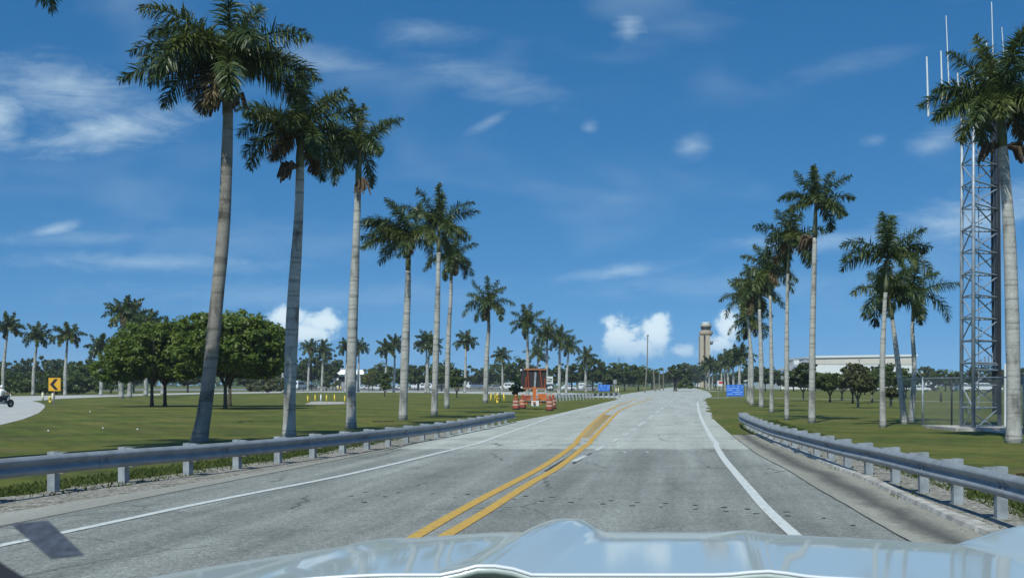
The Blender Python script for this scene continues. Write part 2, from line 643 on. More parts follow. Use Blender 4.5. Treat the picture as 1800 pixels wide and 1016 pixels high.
def mat_bark_palm(name, base, ring=7.0):
    m = bpy.data.materials.new(name)
    m.use_nodes = True
    N, L = m.node_tree.nodes, m.node_tree.links
    b = N['Principled BSDF']
    b.inputs['Roughness'].default_value = 0.9
    b.inputs['Specular IOR Level'].default_value = 0.2
    tc = N.new('ShaderNodeTexCoord')

    def noise(scale, vec, d=4):
        n = N.new('ShaderNodeTexNoise')
        n.inputs['Scale'].default_value = scale
        n.inputs['Detail'].default_value = d
        L.new(vec, n.inputs['Vector'])
        return n.outputs['Fac']

    def mp(s):
        x = N.new('ShaderNodeMapping')
        x.inputs['Scale'].default_value = s
        L.new(tc.outputs['Object'], x.inputs[0])
        return x.outputs[0]

    def ramp(f, st):
        r = N.new('ShaderNodeValToRGB')
        e = r.color_ramp.elements
        while len(e) < len(st):
            e.new(.5)
        for i, (p, c) in enumerate(st):
            e[i].position = p
            e[i].color = (*(c if isinstance(c, tuple) else (c, c, c)), 1)
        L.new(f, r.inputs[0])
        return r.outputs[0]

    def mix(a, c, f, mode):
        x = N.new('ShaderNodeMixRGB')
        x.blend_type = mode
        x.inputs[0].default_value = f
        L.new(a, x.inputs[1]); L.new(c, x.inputs[2])
        return x.outputs[0]
    rings = noise(1.0, mp((0.6, 0.6, ring)), 3)
    blot = noise(1.5, mp((1.6, 1.6, 0.7)), 6)
    fine = noise(26, mp((1, 1, 0.6)), 4)
    c = ramp(blot, [(0.32, tuple(x * 0.40 for x in base)), (0.45, tuple(x * .88 for x in base)), (0.62, base), (0.8, tuple(min(.75, x * 1.22) for x in base))])
    c = mix(c, ramp(rings, [(0.38, 0.58), (0.47, 1.0), (0.65, 1.08)]), 0.85, 'MULTIPLY')
    c = mix(c, ramp(fine, [(0.3, 0.7), (0.7, 1.2)]), 0.7, 'MULTIPLY')
    L.new(c, b.inputs['Base Color'])
    bp = N.new('ShaderNodeBump')
    bp.inputs['Strength'].default_value = 0.5
    bp.inputs['Distance'].default_value = 0.03
    L.new(rings, bp.inputs['Height'])
    L.new(bp.outputs[0], b.inputs['Normal'])
    return m


MG = {}
MG['grass'] = mat_grass()
MG['pavement'] = mat_two_pavements()
MG['side_road'] = mat_road('side_road', 0.36, 0.46, (1.0, 0.985, 0.93), 0.4)
MG['lot'] = mat_road('lot', 0.16, 0.22, (1, 1, 0.98), 0.5)
MG['white_line'] = mat_line('white_line', (0.62, 0.64, 0.61))
MG['pale_line'] = mat_line('pale_line', (0.56, 0.58, 0.55))
MG['yellow_line'] = mat_line('yellow_line', (0.58, 0.35, 0.06))
MG['faded_yellow'] = mat_line('faded_yellow', (0.52, 0.40, 0.16))
MG['gutter'] = mat_gutter('gutter', (0.315, 0.305, 0.255))
MG['shoulder'] = mat_gutter('shoulder', (0.33, 0.32, 0.28), False)
MG['kerb'] = mat('kerb', (0.42, 0.40, 0.36), 0.9, var=0.45, scale=4, bump=0.4, bscale=30)
MG['gravel'] = mat_gravel()
MG['groove'] = mat('groove', (0.03, 0.03, 0.032), 0.9)
MG['tar'] = mat('tar', (0.06, 0.06, 0.06), 0.7, var=.4, scale=3)
MG['steel'] = mat('galvanised', (0.26, 0.28, 0.295), 0.6, 0.10, var=0.2, scale=3.0, bump=0.1, bscale=18)
MG['post'] = mat('post_steel', (0.31, 0.34, 0.36), 0.65, 0.1, var=0.3, scale=5)
MG['lattice'] = mat('lattice_steel', (0.31, 0.355, 0.40), 0.5, 0.25, var=0.25, scale=4)
MG['dark'] = mat('dark_rubber', (0.015, 0.015, 0.017), 0.6)
MG['cable'] = mat('cable', (0.022, 0.024, 0.03), 0.6, var=.3, scale=4)
MG['white'] = mat('white_paint', (0.72, 0.73, 0.72), 0.5, var=0.08, scale=2)
MG['cream'] = mat('cream', (0.62, 0.58, 0.42), 0.7, var=0.15, scale=4)
MG['beige'] = mat('beige', (0.40, 0.315, 0.22), 0.85, var=0.12, scale=0.2)
MG['beige_lt'] = mat('beige_light', (0.46, 0.385, 0.285), 0.85, var=0.1, scale=0.3)
MG['pale_tan'] = mat('pale_tan', (0.60, 0.545, 0.48), 0.85, var=0.06, scale=0.3)
MG['yellow'] = mat('yellow_paint', (0.72, 0.52, 0.05), 0.55, var=0.15, scale=6)
MG['sign_yellow'] = mat('sign_yellow', (0.72, 0.38, 0.02), 0.5, var=.06, scale=3)
MG['orange'] = mat('orange_paint', (0.56, 0.155, 0.035), 0.5, var=0.2, scale=4)
MG['orange_dk'] = mat('orange_plastic', (0.34, 0.07, 0.03), 0.6, var=0.3, scale=5)
MG['faded_band'] = mat('faded_band', (0.56, 0.38, 0.30), 0.6, var=.2, scale=6)
MG['frame_tan'] = mat('frame_tan', (0.40, 0.17, 0.07), 0.6, var=.3, scale=3)
MG['black'] = mat('black', (0.012, 0.012, 0.014), 0.5)
MG['boardback'] = mat('board_back', (0.028, 0.022, 0.022), 0.6, var=.4, scale=1.5)
MG['blue'] = mat('sign_blue', (0.03, 0.16, 0.62), 0.45, var=.12, scale=2)
MG['ltblue'] = mat('sign_lettering', (0.35, 0.52, 0.85), 0.5)
MG['red'] = mat('red_paint', (0.55, 0.07, 0.05), 0.5)
MG['glass'] = mat('dark_glass', (0.02, 0.025, 0.03), 0.08, spec=0.7)
MG['grey'] = mat('grey_paint', (0.30, 0.31, 0.32), 0.5, 0.1, var=.1, scale=3)
MG['wood'] = mat('pole_wood', (0.22, 0.19, 0.15), 0.9, var=.3, scale=5)
MG['carwhite'] = mat('car_white', (0.74, 0.75, 0.76), 0.25, coat=0.6)
MG['carsilver'] = mat('car_silver', (0.42, 0.44, 0.46), 0.3, 0.4, coat=0.6)
MG['cardark'] = mat('car_dark', (0.04, 0.045, 0.055), 0.25, coat=0.6)
MG['carred'] = mat('car_red', (0.35, 0.03, 0.03), 0.25, coat=0.6)
MG['bark'] = mat('bark', (0.085, 0.07, 0.055), 0.95, var=0.5, scale=5, bump=0.6, bscale=14)
MG['bark_pale'] = mat('bark_pale', (0.21, 0.185, 0.15), 0.95, var=0.4, scale=5, bump=0.5, bscale=14)
MG['palm_bark'] = mat_bark_palm('palm_bark', (0.43, 0.42, 0.385))
MG['palm_bark_brown'] = mat_bark_palm('palm_bark_brown', (0.275, 0.25, 0.215), 5.0)
MG['shaft'] = mat('palm_shaft', (0.115, 0.125, 0.055), 0.55, var=0.35, scale=2.0)
MG['flower'] = mat('palm_flower', (0.10, 0.068, 0.04), 0.95, var=0.5, scale=9, bump=0.9, bscale=22)
MG['frond'] = leaf_mat('frond', (0.028, 0.054, 0.014), (0.090, 0.124, 0.032), 0.22, 0.42, 0.5)
MG['frond_lt'] = leaf_mat('frond_light', (0.060, 0.092, 0.018), (0.140, 0.160, 0.040), 0.28, 0.45, 0.45)
MG['frond_dry'] = leaf_mat('frond_dry', (0.085, 0.066, 0.032), (0.20, 0.16, 0.085), 0.2, 0.7, 0.2)
MG['leaf_ficus'] = leaf_mat('leaf_ficus', (0.058, 0.112, 0.016), (0.210, 0.265, 0.042), 0.44, 0.45, 0.4, 0.5)
MG['leaf_bank'] = leaf_mat('leaf_bank', (0.038, 0.072, 0.016), (0.105, 0.145, 0.034), 0.25, 0.5, 0.35, 0.3)
MG['leaf_dark'] = leaf_mat('leaf_dark', (0.036, 0.066, 0.018), (0.112, 0.146, 0.038), 0.34, 0.5, 0.35, 0.3)
MG['leaf_mid'] = leaf_mat('leaf_mid', (0.044, 0.080, 0.018), (0.140, 0.178, 0.040), 0.36, 0.5, 0.35, 0.3)
MG['leaf_olive'] = leaf_mat('leaf_olive', (0.060, 0.072, 0.024), (0.150, 0.150, 0.055), 0.25, 0.55, 0.3, 0.4)
MG['leaf_yellow'] = leaf_mat('leaf_yellow', (0.09, 0.11, 0.012), (0.21, 0.20, 0.03), 0.3, 0.5, 0.3)
MG['skin'] = mat('skin', (0.42, 0.25, 0.17), 0.6)
MG['shirt'] = mat('shirt', (0.75, 0.75, 0.74), 0.85, var=.08, scale=8)
MG['trouser'] = mat('trouser', (0.02, 0.022, 0.03), 0.85)
MG['chrome'] = mat('chrome', (0.6, 0.6, 0.62), 0.2, 0.9)

# ---------------------------------------------------------------- ground and roads


def Gs(pts):
    return [G(*p) for p in pts]


def resample(pl, n):
    pl = [Vector((p[0], p[1])) for p in pl]
    d = [0.0]
    for a, b in zip(pl, pl[1:]):
        d.append(d[-1] + (b - a).length)
    out = []
    for i in range(n):
        s = d[-1] * i / (n - 1)
        k = 0
        while k < len(pl) - 2 and d[k + 1] < s:
            k += 1
        t = (s - d[k]) / max(1e-9, d[k + 1] - d[k])
        out.append(pl[k].lerp(pl[k + 1], min(1, max(0, t))))
    return out


def by_Y(pl, Ys):
    """X of a polyline at each Y (extrapolating the end segments)"""
    ys = np.array([p[1] for p in pl]); xs = np.array([p[0] for p in pl])
    o = np.argsort(ys); ys, xs = ys[o], xs[o]
    r = []
    for Y in Ys:
        if Y <= ys[0]:
            x = xs[0] + (xs[1] - xs[0]) * (Y - ys[0]) / (ys[1] - ys[0])
        elif Y >= ys[-1]:
            x = xs[-1] + (xs[-1] - xs[-2]) * (Y - ys[-1]) / (ys[-1] - ys[-2])
        else:
            x = np.interp(Y, ys, xs)
        r.append((float(x), Y))
    return r


def smooth_by_Y(pl, Ys, k=3):
    r = by_Y(pl, Ys)
    xs = [p[0] for p in r]
    for _ in range(k):
        xs = [xs[0]] + [(xs[i - 1] + 2 * xs[i] + xs[i + 1]) / 4 for i in range(1, len(xs) - 1)] + [xs[-1]]
    return [(x, Y) for x, Y in zip(xs, Ys)]


gm = MB()
gm.add([(-1400, -250, 0), (1400, -250, 0), (1400, 1700, 0), (-1400, 1700, 0)], [(0, 1, 2, 3)])
tag(mesh_obj('ground', gm, MG['grass']), 'mown green lawn spreading out on both sides of the road', 'ground', kind='structure')

LW = Gs([(0, 961), (143, 932), (283, 900), (433, 870), (600, 838), (710, 812), (767, 798), (833, 782), (883, 765), (933, 747), (967, 735), (1010, 722), (1050, 712), (1087, 702.5)])
RW = Gs([(1395, 940), (1347, 897), (1317, 860), (1297, 837), (1272, 807), (1260, 787), (1243, 756), (1232, 735), (1228, 720), (1226.5, 710), (1227, 703)])
RE = Gs([(1607, 957), (1550, 925), (1490, 890), (1433, 857), (1387, 828), (1333, 800), (1283, 763), (1269, 750), (1257, 740), (1250, 729), (1245, 720), (1241, 710), (1237, 701.5)])
LE = Gs([(-120, 951), (120, 902), (300, 867), (450, 838), (600, 808), (720, 783), (820, 758), (905, 741), (977, 728), (1040, 713.5), (1087, 702)])
YL = Gs([(743, 937), (800, 903), (870, 865), (933, 833), (963, 816), (1003, 788), (1023, 764), (1043, 743), (1062, 726), (1085, 713), (1108, 705)])
YR = Gs([(797, 935), (840, 910), (883, 882), (933, 849), (977, 826), (1003, 806), (1030, 783), (1050, 763), (1073, 738), (1087, 723), (1113, 711), (1143, 702)])
SEAM = 33.0
YN = [2.0, 5.0, 8.0] + [9.0 + 1.0 * i for i in range(25)]
YF = [33.0 + 3.0 * i for i in range(37)] + [145.0]
# ragged grass edge on the far stretch
re_f = smooth_by_Y(RE, YN + YF[1:], 1)
le_f = smooth_by_Y(LE, YN + YF[1:], 1)
rd = MB()
FAR_R = Gs([(1237, 701.5), (1252, 697.0), (1247, 690), (1238, 685.6), (1219, 682.0), (1208, 680.0)])
FAR_L = Gs([(1087, 702), (1072, 696.5), (1110, 690.5), (1138, 686.6), (1172, 682.0), (1186, 680.0)])
YFF = [145, 172, 200, 240, 300, 370, 450, 560, 750]
rr_ = re_f[:-1] + [p for p in by_Y(FAR_R, [146, 160, 175, 200, 240, 300, 400, 520, 740])]
ll_ = le_f[:-1] + [p for p in by_Y(FAR_L, [146, 160, 175, 200, 240, 300, 400, 520, 740])]
ra = random.Random(3)
rr_ = [(x + (ra.uniform(-.25, .3) if 60 < y < 142 else 0), y) for x, y in rr_]
rd.sheet(rr_, ll_, 0.010)
tag(mesh_obj('road', rd, MG['pavement']), 'wide main road, worn grey asphalt near and sun bleached pale beyond the joint', 'road', kind='structure')

# lane lines


def line_strip(cl, w, z=0.018):
    A, B = [], []
    for i, p in enumerate(cl):
        a, b = cl[max(0, i - 1)], cl[min(len(cl) - 1, i + 1)]
        t = Vector((b[0] - a[0], b[1] - a[1])).normalized()
        nrm = Vector((-t.y, t.x)) * w / 2
        A.append((p[0] - nrm.x, p[1] - nrm.y)); B.append((p[0] + nrm.x, p[1] + nrm.y))
    return A, B


YLN = [6 + i for i in range(30)] + [36 + 2 * i for i in range(45)]
for nm, pl, lo, hi, m, w, lb in (
        ('lane_line', LW, 6, 126, 'white_line', 0.15, 'solid white edge line along the left side of the road'),
        ('lane_line', RW, 6, 122, 'white_line', 0.16, 'solid white edge line along the right side of the road'),
        ('centre_line', YL, 10, 76, 'yellow_line', 0.17, 'left yellow stripe of the double centre line'),
        ('centre_line', YR, 10, 82, 'yellow_line', 0.17, 'right yellow stripe of the double centre line')):
    mb = MB()
    A, B = line_strip(smooth_by_Y(pl, [y for y in YLN if lo <= y <= hi], 3), w)
    mb.sheet(A, B, 0.018)
    tag(mesh_obj(nm, mb, MG[m]), lb, 'road marking', kind='structure')
mb = MB()
for pl in (YL, YR):
    A, B = line_strip(smooth_by_Y(pl, [y for y in range(77 if pl is YL else 83, 150, 3)], 3), 0.2)
    mb.sheet(A, B, 0.018)
# thermoplastic chevron dabs between the yellow lines further on
yl = smooth_by_Y(YL, [40 + .9 * i for i in range(34)], 3)
yr = smooth_by_Y(YR, [40 + .9 * i for i in range(34)], 3)
for i in range(0, 33):
    a, b = yl[i], yr[i]
    x0, x1 = a[0] + .14, b[0] - .14
    if x1 - x0 > .15:
        mb.add([(x0, a[1], .018), (x1, b[1] + .05, .018), (x1, b[1] + .55, .018), (x0, a[1] + .50, .018)], [(0, 1, 2, 3)])
tag(mesh_obj('centre_line', mb, MG['yellow_line']), 'faded far end of the yellow centre line with its hatched gap', 'road marking', kind='structure')
mb = MB()
DL = Gs([(1008, 812), (1035, 799), (1060, 786), (1085, 772.5), (1110, 759), (1132, 742), (1152, 727), (1168, 715), (1182, 705), (1193, 698)])
dl = resample(DL, 120)
i = 0
while i < 118:
    n = 3 if dl[i].y < 46 else 7
    n = min(n, 119 - i)
    A, B = line_strip([(p.x, p.y) for p in dl[i:i + n]], 0.15)
    mb.sheet(A, B, 0.018)
    i += n + (1 if dl[i].y < 46 else 3)
tag(mesh_obj('lane_line', mb, MG['pale_line']), 'broken white line dividing the two right hand lanes', 'road marking', kind='structure')
mb = MB()
x0, y0 = G(1119, 796)
for (dx, dy, sx, sy) in ((0, -.16, .62, .05), (0, .5, .62, .05), (-.3, .17, .05, .62), (.3, .17, .05, .62)):
    mb.add([(x0 + dx - sx / 2, y0 + dy - sy / 2, .018), (x0 + dx + sx / 2, y0 + dy - sy / 2, .018), (x0 + dx + sx / 2, y0 + dy + sy / 2, .018), (x0 + dx - sx / 2, y0 + dy + sy / 2, .018)], [(0, 1, 2, 3)])
tag(mesh_obj('survey_mark', mb, MG['pale_line']), 'small white painted square just beyond the pavement joint', 'road marking', kind='structure')
# short dark saw cuts in a row across the lanes
mb = MB()
cuts = [(617, 873), (642, 866), (677, 874), (700, 867), (760, 869), (800, 876), (822, 870), (904, 879), (924, 873), (952, 882), (970, 875), (1003, 884), (1020, 878), (1060, 887), (1075, 881), (1112, 890),
        (1120, 884), (1162, 892), (1170, 886), (1222, 889), (1223, 896), (1273, 893), (1277, 900), (1314, 896), (1329, 904), (1383, 901), (1385, 908), (1448, 912), (1500, 925), (640, 884), (1340, 880)]
for (px, py) in cuts:
    x, y = G(px, py)
    l, w = rnd.uniform(.06, .10), rnd.uniform(.05, .09)
    mb.add([(x - l / 2, y - w / 2, .016), (x + l / 2, y - w / 2 + .02, .016), (x + l / 2, y + w / 2 + .02, .016), (x - l / 2, y + w / 2, .016)], [(0, 1, 2, 3)])
tag(mesh_obj('road_cut', mb, MG['groove']), 'row of short dark cuts across the asphalt in front of the bonnet', 'road marking', kind='structure')
# dark tar smear between the yellow lines
mb = MB()
A = Gs([(955, 829), (975, 817), (1000, 802), (1012, 792)])
B = Gs([(966, 829), (986, 817), (1010, 800), (1014, 792)])
mb.sheet(A, B, 0.014)
A = Gs([(1005, 815), (1022, 804), (1040, 796)]); B = Gs([(1010, 816), (1030, 804), (1042, 796)])
mb.sheet(A, B, 0.014)
tag(mesh_obj('tar_patch', mb, MG['tar']), 'black tar smear between the yellow lines', 'road marking', kind='structure')

# right gutter and kerb
GO = Gs([(1767, 963), (1733, 947), (1667, 917), (1600, 888), (1533, 853), (1483, 833), (1417, 805), (1360, 783), (1318, 760)])
YG = [9 + 1.0 * i for i in range(34)]
go = smooth_by_Y(GO, YG, 2); gi = smooth_by_Y(RE, YG, 2)
mb = MB()
mb.sheet(go, gi, 0.030, 0.014)
go_ = mesh_obj('gutter', mb, MG['gutter'])
uvl = go_.data.uv_layers.new(name='UVMap')
for lp in go_.data.loops:
    uvl.data[lp.index].uv = (0.0 if lp.vertex_index < len(go) else 1.0, 0.0)
tag(go_, 'oil stained concrete gutter along the right edge of the road', 'gutter', kind='structure')
mb = MB()
ra = random.Random(15)
jl = [(x - .02 + ra.uniform(-.008, .008), y) for x, y in smooth_by_Y(RE, [9 + .5 * i for i in range(66)], 2)]
mb.sheet([(x + .014 + ra.uniform(0, .016), y) for x, y in jl], jl, 0.0165)
tag(mesh_obj('road_joint', mb, MG['groove']), 'dark crack between the asphalt and the right gutter', 'road joint', kind='structure')
mb = MB()
ra = random.Random(5)
k0 = [(x + ra.uniform(-.03, .03), y) for x, y in go]
k1 = [(x + .20 + ra.uniform(-.05, .05), y) for x, y in go]
n = len(k0)
vs = [(x, y, 0.0) for x, y in k0] + [(x + .03, y, .085) for x, y in k0] + [(x, y, .09) for x, y in k1] + [(x + .03, y, 0.0) for x, y in k1]
mb.add(vs, [(a * n + i, a * n + i + 1, (a + 1) * n + i + 1, (a + 1) * n + i) for a in range(3) for i in range(n - 1)])
tag(mesh_obj('kerb', mb, MG['kerb']), 'broken pale kerb below the right guardrail', 'kerb', kind='structure')
mb = MB()
mb.sheet([(x + 1.25 + ra.uniform(-.15, .25), y) for x, y in go], [(x + .12, y) for x, y in go], 0.022)
tag(mesh_obj('gravel_verge', mb, MG['gravel']), 'gravel verge under the right guardrail', 'verge', kind='structure')
# left shoulder and gravel
LG = Gs([(-150, 930), (0, 901), (160, 879), (300, 857), (450, 831), (560, 812), (640, 799), (720, 780), (800, 762), (870, 748), (905, 741)])
YS = [9 + 1.5 * i for i in range(30)]
lg = smooth_by_Y(LG, YS, 2); le = smooth_by_Y(LE, YS, 2)
mb = MB()
mb.sheet([(x - .02, y) for x, y in le], lg, 0.014)
tag(mesh_obj('shoulder', mb, MG['shoulder']), 'pale patched concrete shoulder along the left edge of the road', 'shoulder', kind='structure')
mb = MB()
mb.sheet([(x + .05, y) for x, y in lg], [(x - 1.75 + ra.uniform(-.25, .25) + .03 * min(30, max(0, y - 18)), y) for x, y in lg], 0.008)
tag(mesh_obj('gravel_verge', mb, MG['gravel']), 'gravel verge under the left guardrail', 'verge', kind='structure')

# loop road, parking lot, paths
near = Gs([(-260, 800), (-150, 775), (0, 747), (40, 737), (68, 726), (78, 717), (79, 712), (70, 708), (57, 704.8), (110, 700.5), (220, 696), (350, 692.5), (560, 689.4), (720, 689.8), (850, 692.0), (960, 696.0), (1086, 699.5)])
far = Gs([(-900, 703), (-520, 701.5), (-300, 700), (-200, 699), (-120, 698), (-80, 697.6), (-40, 697.2), (0, 696.6), (40, 696), (110, 694.8), (220, 692.8), (350, 690), (560, 687.2), (720, 687.2), (850, 687.8), (960, 689.2), (1080, 692.5)])
mb = MB()
mb.sheet(near, far, 0.006)
tag(mesh_obj('road', mb, MG['side_road']), 'pale loop road curving behind the left lawn', 'road', kind='structure')
mb = MB()
mb.add([(-190, 330, .005), (28, 330, .005), (34, 470, .005), (-190, 470, .005)], [(0, 1, 2, 3)])
tag(mesh_obj('parking_lot', mb, MG['lot']), 'grey parking lot behind the loop road', 'parking lot', kind='structure')
mb = MB()
pa = Gs([(1232, 699.5), (1300, 699.0), (1380, 700.2), (1500, 702.6), (1640, 705.5), (1900, 710)])
mb.sheet([(x, y + 3.2) for x, y in pa], pa, 0.006)
tag(mesh_obj('path', mb, MG['side_road']), 'pale path crossing the right lawn', 'path', kind='structure')
mb = MB()
pa = Gs([(1238, 688.6), (1262, 687.4), (1300, 687.4)])
mb.sheet([(x, y + 7) for x, y in pa], pa, 0.006)
tag(mesh_obj('path', mb, MG['side_road']), 'short pale pavement below the far palms on the right', 'path', kind='structure')
mb = MB()
mb.add([(120, 265, .005), (330, 265, .005), (330, 330, .005), (120, 330, .005)], [(0, 1, 2, 3)])
tag(mesh_obj('parking_lot', mb, MG['lot']), 'far parking lot behind the tower compound on the right', 'parking lot', kind='structure')


def in_poly(x, y, poly):
    c = False
    j = len(poly) - 1
    for i in range(len(poly)):
        xi, yi = poly[i]; xj, yj = poly[j]
        if (yi > y) != (yj > y) and x < (xj - xi) * (y - yi) / (yj - yi) + xi:
            c = not c
        j = i
    return c


# grass blades on the nearer lawns
def grass():
    rng = np.random.default_rng(11)
    pts = []
    lg_f = lambda Y: by_Y(LG, [Y])[0][0]
    go_f = lambda Y: by_Y(GO, [Y])[0][0]
    LGy = np.array([by_Y(LG, [y])[0][0] for y in range(5, 70)]); GOy = np.array([by_Y(GO, [y])[0][0] for y in range(5, 70)])
    REy = np.array([by_Y(RE, [y])[0][0] for y in range(5, 150)])
    n = 26000
    Y = 12 * np.exp(rng.random(n) * math.log(58 / 12.0))
    yr_ = np.arange(5, 70)
    side_ = rng.random(n) < .5
    d_ = rng.random(n) ** 1.5 * 1.3
    X = np.where(side_, np.interp(Y, yr_, LGy) - 1.7 + .03 * np.clip(Y - 18, 0, 30) - d_, np.interp(Y, yr_, GOy) + 1.05 + d_)
    left = X < np.interp(Y, yr_, LGy) - 1.62 + .03 * np.clip(Y - 18, 0, 30) + rng.normal(0, .18, n)
    lim = np.where(Y < 43, np.interp(Y, yr_, GOy) + 1.05, np.interp(Y, np.arange(5, 150), REy) + .05)
    right = X > lim + rng.normal(0, .18, n)
    loop = Gs([(-260, 800), (-150, 775), (0, 747), (40, 737), (68, 726), (79, 713)])
    lx = np.interp(Y, [p[1] for p in loop], [p[0] for p in loop], left=-99, right=-99)
    ok = (left & (X > lx + .1)) | right
    X, Y = X[ok], Y[ok]
    # scattered tufts in the gravel and along the kerb
    m = 1400
    Y2 = rng.uniform(12, 42, m); X2 = np.interp(Y2, yr_, GOy) + rng.choice([0.05, .25, 1.0], m) + rng.normal(0, .12, m)
    Y3 = rng.uniform(17, 55, m); X3 = np.interp(Y3, yr_, LGy) - .9 - rng.random(m) * .7
    clump2 = np.sin(Y2 * 3.1) + np.sin(Y2 * 1.3 + 1) > 0.5
    X2, Y2 = X2[clump2], Y2[clump2]
    X = np.concatenate([X, X2, X3]); Y = np.concatenate([Y, Y2, Y3])
    n = len(X)
    h = rng.uniform(.03, .085, n)
    w = rng.uniform(.008, .016, n) * (1 + .03 * Y)
    a = rng.random(n) * math.pi
    lean = rng.normal(0, .5, (n, 2)) * h[:, None]
    V = np.zeros((n, 3, 3))
    V[:, 0] = np.c_[X - np.cos(a) * w, Y - np.sin(a) * w, np.zeros(n)]
    V[:, 1] = np.c_[X + np.cos(a) * w, Y + np.sin(a) * w, np.zeros(n)]
    V[:, 2] = np.c_[X + lean[:, 0], Y + lean[:, 1], h]
    me = np_mesh('grass', V.reshape(-1, 3), np.arange(3 * n).reshape(-1, 3), [MG['blade']])
    tag(link('grass', me), 'short green grass blades on the roadside lawns', 'grass', kind='stuff')


MG['blade'] = leaf_mat('grass_blade', (0.060, 0.095, 0.020), (0.130, 0.155, 0.042), 0.45, 0.7, 0.2)
grass()

# ---------------------------------------------------------------- palms


def frond_arrays(rng, az, e0, Lf, bend, nst, wind=0.0, leaf=0.75, plum=70, wid=0.045, twist=0.0):
    """one feather leaf: rachis strip + leaflets as 3-row tapering strips; returns V (n,3), quads (m,4)"""
    seg = 12
    p = np.zeros((seg + 1, 3)); T = np.zeros((seg + 1, 3))
    for i in range(seg + 1):
        t = i / seg
        e = math.radians(e0 - bend * t ** 1.25)
        d = np.array([math.cos(e) * math.cos(az), math.cos(e) * math.sin(az), math.sin(e)])
        d[0] -= wind * t
        d /= np.linalg.norm(d)
        T[i] = d
        if i:
            p[i] = p[i - 1] + (T[i] + T[i - 1]) / 2 * Lf / seg
    ts = np.linspace(0.10, 0.995, nst)
    ts = np.repeat(ts, 2) + rng.normal(0, .004, nst * 2)
    ts = np.clip(ts, 0.05, 1)
    side = np.tile([-1.0, 1.0], nst)
    f = ts * seg
    i0 = np.minimum(f.astype(int), seg - 1)
    w = (f - i0)[:, None]
    base = p[i0] * (1 - w) + p[i0 + 1] * w
    tan = T[i0] * (1 - w) + T[i0 + 1] * w
    tan /= np.linalg.norm(tan, axis=1)[:, None]
    sv = np.cross(tan, [0, 0, 1.0])
    nrm = np.linalg.norm(sv, axis=1)[:, None]
    alt = np.array([-math.sin(az), math.cos(az), 0.0])
    sv = np.where(nrm > .15, sv / np.maximum(nrm, 1e-6), alt)
    up = np.cross(sv, tan)
    ph = np.radians(rng.normal(8, plum, len(ts)) + twist)
    lat = sv * (side * np.cos(ph))[:, None] + up * np.sin(ph)[:, None]
    fw = 0.22 + 0.55 * ts
    d0 = lat + tan * fw[:, None]
    d0 /= np.linalg.norm(d0, axis=1)[:, None]
    ll = 0.80 * leaf * (0.50 + 0.62 * np.sin(np.pi * np.clip(ts * .86 + .14, 0, 1)) ** .8) * rng.uniform(.8, 1.12, len(ts))
    ll *= np.where(ts > .9, .72, 1)
    g = np.array([0, 0, -1.0])
    m1 = base + d0 * (ll * .5)[:, None] + g * (ll * .09)[:, None]
    d1 = d0 + g * rng.uniform(.35, 1.1, len(ts))[:, None]
    d1[:, 0] -= wind * .6
    d1 /= np.linalg.norm(d1, axis=1)[:, None]
    tip = m1 + d1 * (ll * .5)[:, None]
    wv = np.cross(d0, up)
    wv = wv / np.maximum(np.linalg.norm(wv, axis=1)[:, None], 1e-6)
    rr = rng.normal(0, .6, (len(ts), 3))
    wv = wv + rr * .6
    wv /= np.linalg.norm(wv, axis=1)[:, None]
    hw = wid * .5
    n = len(ts)
    V = np.zeros((n, 6, 3))
    V[:, 0] = base - wv * hw * .6; V[:, 1] = base + wv * hw * .6
    V[:, 2] = m1 - wv * hw; V[:, 3] = m1 + wv * hw
    V[:, 4] = tip - wv * hw * .12; V[:, 5] = tip + wv * hw * .12
    q = np.array([[0, 1, 3, 2], [2, 3, 5, 4]])
    Q = (np.arange(n) * 6)[:, None, None] + q[None]
    V = V.reshape(-1, 3); Q = Q.reshape(-1, 4)
    # rachis: two crossed strips
    hw = np.linspace(.05, .008, seg + 1)[:, None]
    a = np.cross(T, [0, 0, 1.0]); an = np.linalg.norm(a, axis=1)[:, None]
    a = np.where(an > .15, a / np.maximum(an, 1e-6), alt)
    b = np.cross(a, T)
    R = np.concatenate([p - a * hw, p + a * hw, p - b * hw, p + b * hw])
    s1 = seg + 1
    i = np.arange(seg)
    RQ = np.concatenate([np.c_[i, i + s1, i + s1 + 1, i + 1], np.c_[i + 2 * s1, i + 3 * s1, i + 3 * s1 + 1, i + 2 * s1 + 1]])
    return np.concatenate([V, R]), np.concatenate([Q, RQ + len(V)])


